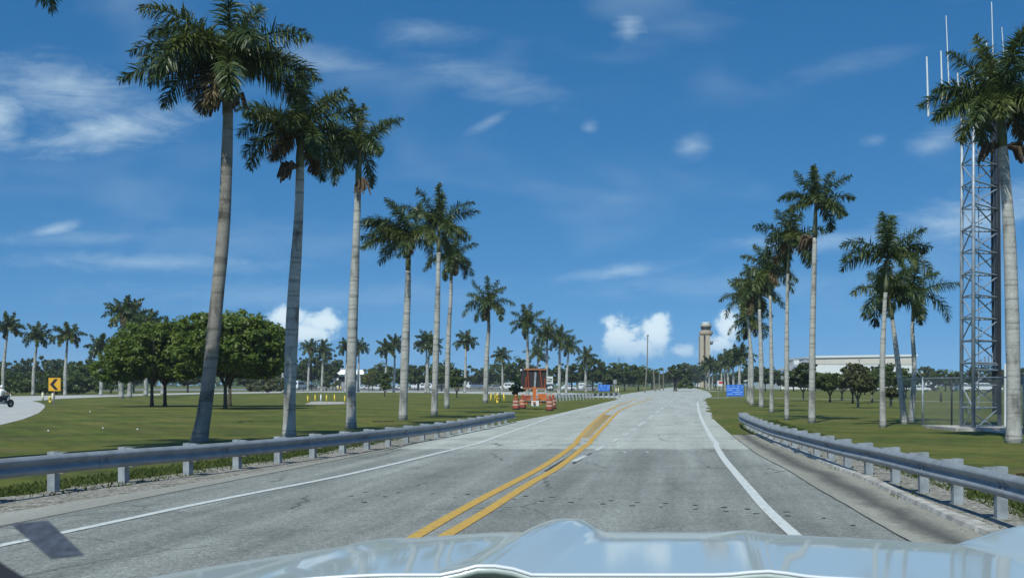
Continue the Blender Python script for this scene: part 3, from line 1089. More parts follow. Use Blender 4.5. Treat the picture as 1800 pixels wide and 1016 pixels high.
def crown_mesh(seed, nf=15, nst=34, Lf=3.0, wind=0.0, leaf=0.75, custom=None, dry=2, wid=0.05, spread=1.0, light=0.25):
    rng = np.random.default_rng(seed)
    fr = []
    if custom:
        for c in custom:
            az, e0, l, bd = c[:4]
            fr.append((math.radians(az), e0, l, bd, c[4] if len(c) > 4 else 0))
    ga = 2.39996
    a0 = rng.random() * 6.28
    for i in range(nf):
        t = i / max(1, nf - 1)
        e0 = 82 - 92 * t ** .85 * spread + rng.normal(0, 6)
        bd = 18 + 70 * min(1, t * 1.3 + .08) + rng.normal(0, 8)
        if t < .2:
            bd = rng.uniform(8, 28)
        l = Lf * (0.86 + .16 * math.sin(t * 3.0)) * rng.uniform(.9, 1.1)
        fr.append((a0 + ga * i + rng.normal(0, .22), e0, l, bd, 1 if rng.random() < light else 0))
    for i in range(dry):
        fr.append((rng.random() * 6.28, rng.uniform(-35, -10), Lf * rng.uniform(.55, .75), rng.uniform(45, 65), 2))
    Vs, Qs, mi, off = [], [], [], 0
    for (az, e0, l, bd, mt) in fr:
        V, Q = frond_arrays(rng, az, e0, l, bd, nst, wind, leaf * (.85 if mt == 2 else 1), 68, wid, rng.normal(0, 12))
        Vs.append(V); Qs.append(Q + off); off += len(V)
        mi.append(np.full(len(Q), mt))
    return np_mesh('crown', np.concatenate(Vs), np.concatenate(Qs), [MG['frond'], MG['frond_lt'], MG['frond_dry']], np.concatenate(mi))


def palm_trunk(path, r0, bulge=0.18, n=14):
    """path: points in local space; royal palm profile: flared foot, slight belly, tapering neck"""
    path = [Vector(p) for p in path]
    # Catmull resample
    pts = []
    k = len(path)
    for i in range(k - 1):
        a, b, c, d = path[max(0, i - 1)], path[i], path[i + 1], path[min(k - 1, i + 2)]
        for s in range(8):
            t = s / 8
            pts.append(0.5 * ((2 * b) + (c - a) * t + (2 * a - 5 * b + 4 * c - d) * t * t + (3 * b - a - 3 * c + d) * t ** 3))
    pts.append(path[-1])
    H = pts[-1].z
    rs = []
    for p in pts:
        t = max(0, p.z / H)
        r = r0 * (1 + 0.38 * math.exp(-p.z / 0.33) + bulge * math.exp(-((t - .45) / .22) ** 2) - 0.30 * t ** 2.2)
        rs.append(r * (1 + .02 * math.sin(p.z * 2.3)))
    mb = MB()
    pts[0].z = -0.05
    mb.tube(pts, rs, n)
    return mb, rs[-1]


def flower_mb(rng, z0, n=3):
    mb = MB()
    for i in range(n):
        a = rng.random() * 6.28
        for j in range(16):
            aa = a + rng.normal(0, .35)
            l = rng.uniform(.35, .7)
            s = Vector((.12 * math.cos(a), .12 * math.sin(a), z0 + .0))
            m = s + Vector((math.cos(aa) * l * .7, math.sin(aa) * l * .7, rng.uniform(-.15, .15)))
            e = m + Vector((math.cos(aa) * l * .25, math.sin(aa) * l * .25, -l * .7))
            mb.tube([s, m, e], [.05, .06, .03], 4)
    return mb


PALM_GROUP_L = 'royal palms along the left guardrail'
crown_pool = {}


def palm(label, base, crown, Lf=3.0, r0=0.24, mids=(), seed=1, group=None, crown_me=None, bark='palm_bark', flowers=0, shaft=1.5, Y=None, bulge=.18, cs=1.0, **kw):
    """base: photo pixel of the foot on the ground (or X,Y via Y=), crown: photo pixel of the frond origin"""
    if Y is None:
        X, Y = G(*base)
    else:
        X = (base[0] - CX) * Y / F
    top = P(crown[0], crown[1], Y) - Vector((X, Y, 0))
    pts = [Vector((0, 0, 0))] + [P(m[0], m[1], Y) - Vector((X, Y, 0)) for m in mids] + [top]
    if not mids:
        pts.insert(1, Vector((top.x * .3 + rnd.uniform(-.12, .12), rnd.uniform(-.1, .1), top.z * .4)))
    root = thing('royal_palm', label, 'palm tree', (X, Y, 0), 0, group)
    # crownshaft occupies the top stretch
    pts2 = pts[:-1] + [pts[-2].lerp(top, max(.3, 1 - shaft / max(.5, (top - pts[-2]).length)))]
    mb, rt = palm_trunk(pts2, r0, bulge)
    mesh_obj('trunk', mb, MG[bark], root, True, local=True)
    mb = MB()
    s0 = pts2[-1]
    mb.tube([s0, s0.lerp(top, .25), s0.lerp(top, .7), top + Vector((0, 0, .15))], [rt * .98, rt * 1.08, rt * .8, rt * .35], 12)
    mesh_obj('crownshaft', mb, MG['shaft'], root, True, local=True)
    me = crown_me if crown_me is not None else crown_mesh(seed, Lf=Lf, **kw)
    c = link('crown', me, root)
    c.location = top
    c.scale = (cs, cs, cs)
    if crown_me is not None:
        c.rotation_euler = (0, 0, rnd.uniform(0, 6.28))
        s = Lf / 3.0
        c.scale = (s, s, s * rnd.uniform(.92, 1.08))
    if flowers:
        rg = np.random.default_rng(seed + 99)
        mb = flower_mb(rg, 0.0, flowers)
        fo = mesh_obj('flower_cluster', mb, MG['flower'], root, local=True)
        fo.location = s0
    return root


# left row, near to far
palm('tallest royal palm with leaning trunk, nearest behind the left guardrail', (350, 777), (402, 105), 3.5, 0.215, [(364, 690), (384, 500), (394, 390), (398, 300), (401, 200)], 21, PALM_GROUP_L,
     bark='palm_bark_brown', flowers=3, cs=0.92, nst=139, wid=0.053, nf=9, dry=2, shaft=1.2, leaf=.8, bulge=0.0,
     custom=[(180, 32, 3.5, 62, 0), (192, 4, 3.7, 40, 0), (172, 55, 3.3, 80, 0), (350, 8, 3.2, 62, 0), (10, 20, 3.3, 70, 1), (300, 35, 3.0, 80, 0), (60, 40, 3.0, 70, 0), (240, 30, 3, 85, 1), (200, -22, 2.0, 60, 2), (215, 20, 3.2, 70, 0), (30, 0, 2.8, 60, 0), (160, 15, 3.4, 55, 0)])
palm('royal palm with drooping crown and brown skirt, second along the left guardrail', (508, 767), (528, 235), 3.0, 0.195, [(511, 640), (516, 520), (524, 400), (527, 320)], 22, PALM_GROUP_L,
     flowers=2, cs=0.80, nst=129, wid=0.053, nf=11, dry=2, shaft=1.3, leaf=.8,
     custom=[(180, 40, 3.0, 95, 0), (195, 50, 3.0, 70, 1), (185, 10, 2.8, 75, 0), (5, 25, 2.6, 85, 0), (350, 58, 2.8, 40, 1), (20, -20, 2.4, 60, 0), (165, -15, 1.6, 60, 2), (270, 35, 2.8, 90, 1)])
palm('royal palm with a sparse windswept crown, third along the left guardrail', (617, 753), (632, 262), 2.9, 0.18, [(619, 600), (624, 470), (628, 370)], 23, PALM_GROUP_L,
     flowers=1, cs=0.78, nst=120, wid=0.053, nf=6, dry=1, shaft=1.4, leaf=.72,
     custom=[(10, 48, 2.8, 25, 0), (80, 78, 2.6, 12, 0), (170, 55, 2.6, 60, 0), (185, 35, 2.5, 80, 1), (200, 15, 2.2, 70, 1), (190, -12, 2.2, 40, 2), (0, 20, 1.2, 60, 1), (250, 40, 2.4, 85, 1), (150, 60, 2.5, 50, 0)])
palm('royal palm with fronds blown hard to the left, fourth along the left guardrail', (708, 738), (718, 420), 3.1, 0.19, [(713, 600), (717, 510)], 24, PALM_GROUP_L,
     cs=0.82, nst=110, wid=0.059, nf=10, dry=1, wind=.75, shaft=1.6,
     custom=[(180, 55, 3.4, 75, 0), (190, 40, 3.4, 60, 0), (170, 25, 3.2, 60, 0), (185, 8, 3.0, 55, 1), (200, 60, 3.2, 80, 0), (225, 30, 2.8, 70, 1), (20, 45, 2.2, 70, 0)])
palm('tall royal palm with three upright plumes, fifth along the left guardrail', (763, 730), (772, 395), 3.0, 0.165, [(767, 600), (770, 500)], 25, PALM_GROUP_L,
     cs=0.84, nst=100, wid=0.064, nf=9, dry=1, shaft=1.6, custom=[(90, 84, 3.0, 15, 0), (0, 38, 3.0, 48, 0), (180, 45, 3.1, 45, 0), (350, 5, 2.6, 70, 1), (190, 5, 2.4, 60, 0)])
palm('royal palm with a ragged drooping crown, sixth along the left guardrail', (785, 718), (794, 455), 2.9, 0.165, [(788, 600), (792, 530)], 26, PALM_GROUP_L,
     cs=0.80, nst=92, wid=0.070, nf=13, dry=3, light=.4, shaft=1.6)
palm('royal palm with a smooth pale trunk flared at its foot, seventh in the left row', (853, 708), (859, 535), 3.2, 0.22, [(856, 620), (859, 580)], 27, PALM_GROUP_L,
     cs=0.92, nst=88, wid=0.075, nf=14, dry=1, shaft=1.8, light=.4)
for (lb, b, c, Y, sd) in (
        ('royal palm rising directly behind the orange message board', (927, 0), (927, 568), 162, 31),
        ('royal palm just right of the message board in the clump of far left palms', (960, 0), (962, 588), 186, 32),
        ('royal palm with a dark trunk in the clump of far left palms', (982, 0), (984, 596), 200, 33),
        ('royal palm overlapped by two others in the clump of far left palms', (995, 0), (1000, 610), 228, 34),
        ('royal palm at the right end of the clump of far left palms', (1030, 0), (1031, 627), 262, 35),
        ('short royal palm peeping between its neighbours in the far left clump', (943, 0), (946, 622), 240, 36)):
    palm(lb, b, c, 3.1, .24, (), sd, PALM_GROUP_L, Y=Y, nst=64, wid=0.107, nf=15, dry=1, light=.35)
# palm standing left of the frame: only its frond tips and its shadow show
palm('royal palm mostly outside the frame, frond tips in the top left corner', (-75, 810), (-75, -150), 3.3, .24, [(-75, 400)], 41, PALM_GROUP_L, nst=100, wid=0.053, nf=15, dry=2, custom=[(350, 20, 3.5, 95, 0), (10, 0, 3.2, 75, 0)])

# right side
PALM_GROUP_R = 'royal palms along the right side of the road'
palm('big royal palm in front of the radio mast at the right', (1782, 778), (1756, 185), 3.0, 0.205, [(1781, 640), (1775, 430), (1765, 290)], 51, PALM_GROUP_R,
     cs=0.84, nst=139, wid=0.053, nf=9, dry=1, shaft=1.7, leaf=.75, bulge=.05, flowers=2,
     custom=[(180, 40, 2.6, 65, 0), (190, 12, 2.8, 60, 0), (172, 62, 2.7, 30, 0), (30, 62, 2.8, 40, 0), (5, 35, 2.8, 75, 0), (200, -12, 2.4, 60, 1), (250, 10, 2.4, 75, 1), (300, 15, 2.5, 75, 1), (160, 30, 2.4, 85, 0), (350, 0, 2.4, 70, 0), (100, 75, 2.6, 25, 0)])
palm('tall slender royal palm standing alone nearest the right guardrail end', (1427, 743), (1434, 358), 2.5, 00.145, [(1428, 600), (1431, 470)], 52, PALM_GROUP_R,
     cs=0.80, nst=100, wid=0.059, nf=5, dry=0, shaft=1.6, flowers=2, bulge=.0, leaf=.62,
     custom=[(90, 82, 2.4, 12, 0), (15, 66, 2.3, 18, 0), (165, 66, 2.3, 18, 0), (180, 32, 2.3, 62, 0), (0, 30, 2.4, 50, 0), (350, 5, 2.0, 60, 0), (190, 8, 2.2, 65, 0), (20, 18, 2.2, 75, 1), (260, 30, 2.2, 80, 0)])
palm('royal palm with a full drooping crown, left of the tall slender one', (1383, 738), (1387, 425), 2.6, .105, [(1383, 600), (1384, 520)], 53, PALM_GROUP_R, cs=0.80, nst=96, wid=0.064, nf=12, dry=1, shaft=1.6, light=.15)
palm('royal palm in the right row with a mottled trunk half hidden by neighbours', (1356, 725), (1353, 478), 2.8, .115, [(1356, 640)], 54, PALM_GROUP_R, cs=0.80, nst=83, wid=0.075, nf=12, dry=1, light=.2)
palm('royal palm with a dark trunk in the middle of the right row', (1338, 716), (1334, 510), 3.0, .16, [(1338, 640)], 55, PALM_GROUP_R, cs=0.88, nst=78, wid=0.081, nf=15, dry=2, light=.25)
palm('royal palm at the left front of the right row beside the blue sign', (1321, 712), (1312, 525), 3.0, .16, [(1321, 640)], 56, PALM_GROUP_R, cs=0.88, nst=78, wid=0.081, nf=15, dry=2, light=.35)
palm('royal palm with a shadowed trunk directly behind the blue sign palm', (1316, 707), (1318, 570), 3.0, .17, (), 57, PALM_GROUP_R, cs=0.88, nst=73, wid=0.086, nf=15, dry=2, light=.35)
palm('royal palm with a tall straight stem, frontmost of the right trio', (1552, 751), (1561, 455), 2.8, .115, [(1551, 640), (1555, 540)], 58, PALM_GROUP_R, cs=0.80, nst=100, wid=0.059, nf=6, dry=0, shaft=1.5, bulge=.05,
     custom=[(180, 50, 2.8, 80, 0), (190, 30, 2.8, 75, 0), (60, 75, 2.6, 20, 0), (10, 45, 2.7, 70, 0), (0, 60, 2.6, 50, 0)])
palm('royal palm with a stem leaning left, middle of the right trio', (1590, 745), (1563, 520), 2.5, .125, [(1581, 660), (1571, 580)], 59, PALM_GROUP_R, cs=0.78, nst=96, wid=0.059, nf=11, dry=0, shaft=1.3, light=.1, bulge=.08)
palm('royal palm with a slightly bowed stem, rearmost of the right trio', (1602, 742), (1606, 520), 2.7, .115, [(1607, 650), (1604, 585)], 60, PALM_GROUP_R, cs=0.78, nst=96, wid=0.059, nf=11, dry=0, shaft=1.5, light=.1, bulge=.05)

# far palms share a few crowns
pool = [crown_mesh(200 + i, nf=16, nst=42, Lf=3.0, wid=.19, dry=i % 2, light=.25, leaf=.78) for i in range(5)]
pool_i = 0
FAR_R_PALMS = [
    ('far royal palm on the right row with a clear pale trunk above the blue sign', 1301, 607 + 20, 225), ('far royal palm just left of the blue sign', 1281, 634, 300),
    ('far royal palm leaning out over the pale pavement on the right row', 1275, 640, 318), ('far royal palm nearest below the control tower', 1247, 640, 335),
    ('far royal palm half in front of the control tower shaft', 1242, 646, 372), ('far royal palm beside the red and white sign', 1262, 646, 380),
    ('far royal palm behind the red and white sign', 1268, 642, 355), ('far royal palm with a crown tucked under the control tower balcony', 1252, 648, 400), ('far royal palm in the gap above the blue sign', 1290, 630, 262)]
for lb, x, y, Y in FAR_R_PALMS:
    palm(lb, (x, 0), (x + rnd.uniform(-2, 2), y), rnd.uniform(3.1, 3.6), .24, (), 1, 'far royal palms below the control tower', pool[pool_i % 5], Y=Y)
    pool_i += 1
FAR_L_PALMS = [
    ('royal palm at the far left edge behind the motorcyclist', 5, 14, 575, 190), ('royal palm second from the left edge in front of the green bank', 58, 66, 592, 190),
    ('royal palm behind the yellow chevron sign', 114, 119, 592, 190), ('short royal palm whose crown touches the left round tree', 177, 177, 612, 190),
    ('tall royal palm rising behind the left round trees, leftmost of its stubs', 213, 218, 552, 152), ('royal palm behind the left round trees with a white flared foot', 227, 236, 562, 160),
    ('royal palm behind the left round trees, third white foot', 256, 262, 570, 184), ('royal palm behind the left round trees, rightmost white foot', 285, 290, 585, 196)]
for lb, xb, xc, y, Y in FAR_L_PALMS:
    palm(lb, (xb, 0), (xc, y), 3.1, .30 if Y < 189 else .24, (), 1, 'royal palms along the loop road', pool[pool_i % 5], Y=Y)
    pool_i += 1
MID_PALMS = [
    ('far royal palm half hidden behind the second palm of the left row', 497, 500, 597, 235), ('far royal palm on the left of a pair between the second and third palms', 541, 545, 612, 285),
    ('far royal palm on the right of a pair between the second and third palms', 565, 568, 615, 285), ('far royal palm mostly hidden left behind the third palm of the left row', 607, 610, 611, 270),
    ('far royal palm mostly hidden right behind the third palm of the left row', 630, 631, 612, 276), ('far royal palm with drooping crown left of the fourth palm', 678, 680, 614, 258),
    ('far royal palm close beside the fourth palm of the left row', 692, 694, 606, 262), ('far royal palm with a full crown behind the fifth palm', 753, 749, 602, 228),
    ('far royal palm with a twin pale stem behind the fifth palm', 748, 756, 608, 240), ('far royal palm alone against the sky right of the sixth palm', 817, 819, 601, 250),
    ('far royal palm right of the flared seventh palm', 883, 882, 626, 300)]
for lb, xb, xc, y, Y in MID_PALMS:
    palm(lb, (xb, 0), (xc, y), 3.1, .24, (), 1, 'far royal palms beside the parking lot', pool[pool_i % 5], Y=Y)
    pool_i += 1

# ---------------------------------------------------------------- broadleaf trees


def crown_leaves(seed, blobs, n, size, m, clump=0.2, flat=0.5):
    rng = np.random.default_rng(seed)
    B = np.array(blobs, float)
    wgt = (B[:, 3] * B[:, 4] * B[:, 5]) ** .66
    wgt /= wgt.sum()
    K = max(20, int(n / 55))
    bi = rng.choice(len(B), K, p=wgt)
    d = rng.normal(0, 1, (K, 3)); d /= np.linalg.norm(d, axis=1)[:, None]
    d[:, 2] = np.where(d[:, 2] < -.35, d[:, 2] * .4, d[:, 2])
    rad = rng.uniform(.62, 1.06, K) ** .7
    C = B[bi, :3] + d * B[bi, 3:] * rad[:, None]
    R = clump * B[bi, 3:].mean(1) * rng.uniform(.6, 1.5, K)
    li = rng.integers(0, K, n)
    o = rng.normal(0, 1, (n, 3)); o /= np.linalg.norm(o, axis=1)[:, None]
    pos = C[li] + o * (R[li] * rng.random(n) ** .45)[:, None] * np.array([1.15, 1.15, .75])
    # leaf facing: outward from the clump and upward
    nn = o * .7 + np.array([0, 0, flat]) + rng.normal(0, .45, (n, 3))
    nn /= np.linalg.norm(nn, axis=1)[:, None]
    a = np.cross(nn, rng.normal(0, 1, (n, 3))); a /= np.linalg.norm(a, axis=1)[:, None]
    b = np.cross(nn, a)
    s = size * rng.uniform(.6, 1.35, n)[:, None]
    V = np.stack([pos - a * s, pos + b * s * .55 + nn * s * .12, pos + a * s, pos - b * s * .55 + nn * s * .12], 1)
    return np_mesh('crown', V.reshape(-1, 3), np.arange(4 * n).reshape(-1, 4), [m])


def tree_trunk_mb(rng, H, r, crown_c, nl=5, fork=None, lean=(0, 0)):
    mb = MB()
    fk = fork or H * .45
    top = Vector((lean[0], lean[1], fk))
    mb.tube([(0, 0, -.05), (lean[0] * .1, lean[1] * .1, .25), top * .6, top], [r * 1.45, r, r * .85, r * .75], 8)
    for i in range(nl):
        a = 6.28 * i / nl + rng.uniform(-.4, .4)
        l = crown_c * rng.uniform(.5, .85)
        p1 = top + Vector((math.cos(a) * l * .45, math.sin(a) * l * .45, (H - fk) * .32))
        p2 = top + Vector((math.cos(a) * l, math.sin(a) * l, (H - fk) * rng.uniform(.45, .75)))
        mb.tube([top - Vector((0, 0, .1)), p1, p2], [r * .6, r * .4, r * .12], 5)
    return mb


def dome_blobs(rng, rx, z0, z1, n=6):
    h = z1 - z0
    out = [(0, 0, z0 + h * .48, rx * .78, rx * .78, h * .46)]
    for i in range(n):
        a = 6.28 * i / n + rng.uniform(-.4, .4)
        q = rng.uniform(.38, .62)
        out.append((math.cos(a) * rx * q, math.sin(a) * rx * q, z0 + h * rng.uniform(.32, .66), rx * rng.uniform(.36, .54), rx * rng.uniform(.36, .54), h * rng.uniform(.26, .38)))
    return out


def tree(name, label, cat, x, y, rx, z0, z1, leaf, m, n, seed, bark='bark', group=None, r=.14, lean=(0, 0), off=(0, 0), fork=None, clump=.2, blobs=None):
    rg = random.Random(seed)
    root = thing(name, label, cat, (x, y, 0), 0, group)
    mesh_obj('trunk', tree_trunk_mb(rg, z1, r, rx, 5, fork or max(.5, z0 * 1.05), lean), MG[bark], root, True, local=True)
    bl = blobs or dome_blobs(rg, rx, z0, z1)
    c = link('crown', crown_leaves(seed, bl, n, leaf, MG[m], clump), root)
    c.location = (off[0], off[1], 0)
    return root


GRP = 'round shade trees on the left lawn'
for lb, px, py, cxp, rx, z1, sd in (
        ('broad dark round tree with a straight trunk at the left of the lawn group', 267, 715, 252, 3.25, 6.9, 301),
        ('round tree in the left lawn group, second trunk from the left', 290, 714.5, 318, 3.0, 6.9, 302),
        ('tall round tree in the left lawn group with a pale wrapped trunk foot', 396, 719, 412, 3.3, 7.6, 303),
        ('dark round tree at the right end of the left lawn group', 404, 714.5, 440, 3.1, 7.5, 304)):
    x, y = G(px, py)
    tree('shade_tree', lb, 'tree', x, y, rx * 1.12, 0.75, z1, .16, 'leaf_ficus', 36000, sd, 'bark', GRP, .15, off=((cxp - px) * y / F, 0), fork=1.7, clump=.19)

# grove on the right lawn
GRP = 'small trees in the grove on the right lawn'
for lb, px, py, cxp, wpx, top, m, sd in (
        ('dark small tree in front of the hangar corner, leftmost of the right grove', 1412, 705, 1415, 62, 638, 'leaf_dark', 311),
        ('light green small tree left of the grove centre', 1459, 707, 1456, 44, 655, 'leaf_mid', 312),
        ('bright green small tree with a dark trunk in the right grove', 1480, 704, 1482, 48, 652, 'leaf_mid', 313),
        ('brownish tall tree at the middle of the right grove', 1499, 709, 1504, 52, 640, 'leaf_olive', 314),
        ('olive tree with a thin pale trunk, frontmost in the right grove', 1508, 717, 1512, 48, 652, 'leaf_olive', 315),
        ('shaded tree at the back of the right grove', 1520, 694, 1528, 56, 645, 'leaf_dark', 316),
        ('small dark tree between the grove centre and the palm trio', 1533, 707, 1540, 46, 650, 'leaf_dark', 317),
        ('upright tree right behind the palm trio', 1567, 703, 1567, 58, 640, 'leaf_mid', 318),
        ('young tree with a leaning stem under the palm trio', 1566, 715, 1566, 26, 684, 'leaf_olive', 319),
        ('spreading tree behind the stems of the palm trio', 1592, 700, 1590, 56, 652, 'leaf_dark', 320)):
    x, y = G(px, py)
    k = y / F
    z1 = HC + (HZ - top + 3) * k
    tree('small_tree', lb, 'tree', x, y, wpx * .62 * k, max(.6, z1 * .22), z1, .17 if y > 100 else .13, m, 4600, sd, 'bark_pale' if sd % 2 else 'bark', GRP, .10, off=((cxp - px) * k, 0), clump=.2)

# background trees: a handful of grown crowns, copied
bg_var = []
for i, m in enumerate(('leaf_dark', 'leaf_mid', 'leaf_dark', 'leaf_mid', 'leaf_olive')):
    rg = random.Random(400 + i)
    bg_var.append(crown_leaves(400 + i, dome_blobs(rg, 5.0, 0.1, 9.2, 9), 6500, .34, MG[m], .19))
bg_trunk = []
for i in range(2):
    me_o = mesh_obj('trunk', tree_trunk_mb(random.Random(500 + i), 9, .22, 5, 5, 2.2), MG['bark'], None, True)
    bg_trunk.append(me_o.data)
    bpy.data.objects.remove(me_o)


def bg_tree(label, px, top, wpx, Y, var, group, low=0.0, name='far_tree'):
    k = Y / F
    z1 = HC + (HZ - top) * k
    root = thing(name, label, 'tree', ((px - CX) * k, Y, -low), rnd.uniform(0, 6.28), group)
    sx = wpx * .5 * k / 5.4
    sz = (z1 + low) / 9.2
    for nm, me in (('trunk', bg_trunk[var % 2]), ('crown', bg_var[var])):
        o = link(nm, me, root)
        o.scale = (sx, sx, sz)
    return root


BGL = [  # px, top, width px, Y, variant, label
    (10, 628, 46, 330, 0, 'dark far tree at the left edge above the green bank'), (48, 624, 34, 340, 0, 'dark far tree behind the second palm from the left edge'),
    (90, 622, 46, 340, 2, 'dark far tree with a rounded top beyond the chevron sign'), (122, 630, 34, 340, 0, 'small dark far tree left of the flat topped one'),
    (148, 626, 60, 230, 1, 'light green flat topped tree at the right end of the green bank'), (195, 628, 60, 240, 1, 'green tree behind the left round tree'),
    (235, 640, 60, 260, 0, 'dark tree low behind the left round trees'), (330, 636, 70, 260, 2, 'dark tree filling the gap between the round trees'),
    (470, 640, 44, 330, 1, 'pale green far tree left of the second palm'), (515, 622, 40, 320, 0, 'dark far tree right of the second palm'),
    (548, 618, 44, 330, 2, 'dark far tree behind the pair of palms'), (574, 616, 46, 330, 0, 'dark far tree left of the white building'),
    (655, 648, 34, 335, 1, 'low green tree right of the third palm'), (668, 634, 40, 340, 1, 'green far tree with a leafy top near the fourth palm'),
    (706, 636, 44, 320, 1, 'rounded green tree behind the fourth palm'), (735, 634, 42, 320, 2, 'dark green tree between the fourth and fifth palms'),
    (776, 630, 52, 300, 1, 'bushy green tree behind the sixth palm'), (806, 645, 34, 330, 0, 'dark tree left of the white minibus'),
    (842, 640, 44, 420, 2, 'dark tree above the white minibus'), (880, 634, 44, 420, 1, 'green tree right of the seventh palm'),
    (905, 624, 50, 330, 1, 'green tree left of the message board'), (935, 636, 46, 330, 0, 'dark tree behind the message board'),
    (968, 640, 50, 330, 2, 'dark tree behind the clump of far left palms'), (1005, 634, 54, 320, 0, 'dark tree under the clump of far left palms'),
    (1042, 620, 46, 290, 2, 'dark bushy tree right of the last left palm'), (1074, 636, 50, 300, 1, 'green tree left of the light pole'),
    (1098, 637, 54, 310, 3, 'round green tree beside the short grey pole'), (1122, 640, 52, 330, 1, 'green tree left of the tall wooden pole'),
    (1146, 646, 46, 380, 3, 'dark tree right of the tall wooden pole'), (1164, 652, 34, 520, 2, 'distant dark tree left of the median tree'),
    (1186, 650, 34, 640, 0, 'distant tree beyond the left of the median tree'), (1206, 634, 50, 560, 0, 'tall dark far tree behind the median tree'), (1226, 646, 32, 600, 2, 'dark far tree at the foot of the control tower'),
    (1258, 656, 40, 560, 0, 'dark far tree behind the far palms on the right'), (1288, 652, 40, 480, 2, 'dark far tree behind the blue sign'),
    (1314, 640, 40, 330, 0, 'dark tree behind the trunks of the right palm row'), (1345, 640, 44, 300, 0, 'dark tree between the right row and the hangar'), (1372, 648, 30, 320, 2, 'small dark tree left of the hangar awning'),
    (1625, 640, 40, 360, 0, 'airy dark tree right of the hangar'), (1662, 647, 52, 300, 1, 'rounded green tree left of the radio mast'), (1690, 656, 34, 360, 2, 'dark tree behind the radio mast leg'),
    (1730, 640, 56, 330, 0, 'dark tree behind the radio mast'), (1775, 648, 44, 340, 2, 'dark tree behind the big right palm'), (1800, 642, 50, 300, 0, 'dark tree at the right edge of the picture'),
    (850, 655, 40, 450, 0, 'small distant tree behind the parked minibus'), (625, 655, 40, 500, 2, 'small distant tree behind the white building'), (760, 650, 40, 460, 0, 'distant dark tree behind the fifth palm'),
    (440, 652, 50, 320, 2, 'dark far tree behind the right round tree'), (1420, 668, 44, 330, 2, 'low dark tree under the hangar corner'), (1540, 660, 60, 300, 0, 'dark tree behind the grove centre'), (1480, 664, 60, 310, 0, 'dark tree behind the bright green grove tree'), (1590, 662, 44, 310, 2, 'dark tree at the right end of the grove'),
    (1450, 655, 50, 300, 1, 'green tree behind the light green small tree of the grove'), (1510, 656, 56, 305, 3, 'green tree behind the brownish tall tree of the grove'), (1562, 654, 50, 300, 1, 'green tree behind the palm trio and the grove'), (1395, 660, 44, 300, 0, 'dark tree behind the leftmost grove tree'),
]
for px, top, w, Y, v, lb in BGL:
    bg_tree(lb, px, top, w * 1.3, Y, v, 'trees along the horizon')
# long belt of woods far behind everything
mb_n = 15000
rng = np.random.default_rng(77)
Xw = rng.uniform(-520, 620, mb_n); Yw = rng.uniform(690, 860, mb_n)
Hw = 6.5 + 2.6 * np.sin(Xw * .05) + 1.6 * np.sin(Xw * .21 + 1) + rng.normal(0, .8, mb_n)
Zw = rng.random(mb_n) ** .6 * Hw
s = rng.uniform(.8, 1.9, mb_n)[:, None]
nn = rng.normal(0, .6, (mb_n, 3)) + np.array([0, -.5, .5]); nn /= np.linalg.norm(nn, axis=1)[:, None]
a = np.cross(nn, rng.normal(0, 1, (mb_n, 3))); a /= np.linalg.norm(a, axis=1)[:, None]
b = np.cross(nn, a)
pw = np.c_[Xw, Yw, Zw]
V = np.stack([pw - a * s, pw + b * s * .6, pw + a * s, pw - b * s * .6], 1).reshape(-1, 3)
tag(link('woods', np_mesh('woods', V, np.arange(4 * mb_n).reshape(-1, 4), [MG['leaf_dark']])), 'distant belt of woods along the horizon', 'woods', kind='stuff')

# median tree with a bush at its foot
x, y = G(1187, 687.5)
k = y / F
tree('median_tree', 'round dark tree standing in the middle of the far road', 'tree', x, y, 24 * k, 1.7, HC + (HZ - 636) * k, .34, 'leaf_dark', 6000, 331, 'bark', None, .5, off=(8 * k, 0))
b_ = thing('bush', 'pale green bush at the foot of the median tree', 'bush', (x + 13 * k, y - 4, 0))
link('foliage', crown_leaves(332, [(0, 0, 1.6, 1.9, 1.6, 1.7)], 1500, .26, MG['leaf_mid'], .25), b_)
# two shrubs near the parking lot and one yellow tree
for lb, px, py, w, top, m, sd in (
        ('young shrub tree behind the fourth palm of the left row', 676, 697, 26, 655, 'leaf_mid', 341), ('conical leafy shrub behind the sixth palm', 803, 699, 34, 645, 'leaf_mid', 342),
        ('thin young tree left of the message board', 908, 706, 26, 655, 'leaf_mid', 343), ('yellow flowering tree right of the white building', 648, 688, 24, 647, 'leaf_yellow', 344)):
    x, y = G(px, py); k = y / F
    z1 = HC + (HZ - top) * k
    tree('shrub', lb, 'shrub', x, y, w * .5 * k, z1 * .12, z1, .16, m, 1300 if sd == 343 else 2200, sd, 'bark', None, .07, clump=.26)
# low dark shrubs beside the loop road
for lb, px, py, w, top, sd in (('scrubby low bush by the loop road left of the second palm', 462, 692, 50, 668, 345), ('low thicket by the loop road near the first palm', 490, 692, 24, 664, 346), ('round bush below the white building', 580, 687, 34, 660, 347)):
    x, y = G(px, py); k = y / F
    z1 = HC + (HZ - top) * k
    b_ = thing('bush', lb, 'bush', (x, y, 0))
    link('foliage', crown_leaves(sd, [(0, 0, z1 * .5, w * .5 * k, 2.2, z1 * .52)], 1500, .24, MG['leaf_olive' if sd < 347 else 'leaf_dark'], .3), b_)
# green overgrown bank at the far left
hx0, hx1, hy = (-120 - CX) * 205 / F, (216 - CX) * 205 / F, 205
bl = []
rg = random.Random(9)
xx = hx0
while xx < hx1:
    bl.append((xx, hy + rg.uniform(-.8, 2.5), 1.6 + rg.uniform(-.2, .3), 2.0, 2.2, 2.1 + rg.uniform(-.4, .45)))
    xx += 1.6
hd = thing('hedge', 'overgrown green vine bank behind the far left palms', 'hedge', (0, 0, 0))
link('foliage', crown_leaves(351, bl, 17000, .27, MG['leaf_bank'], .42, .3), hd)

# ---------------------------------------------------------------- guardrails


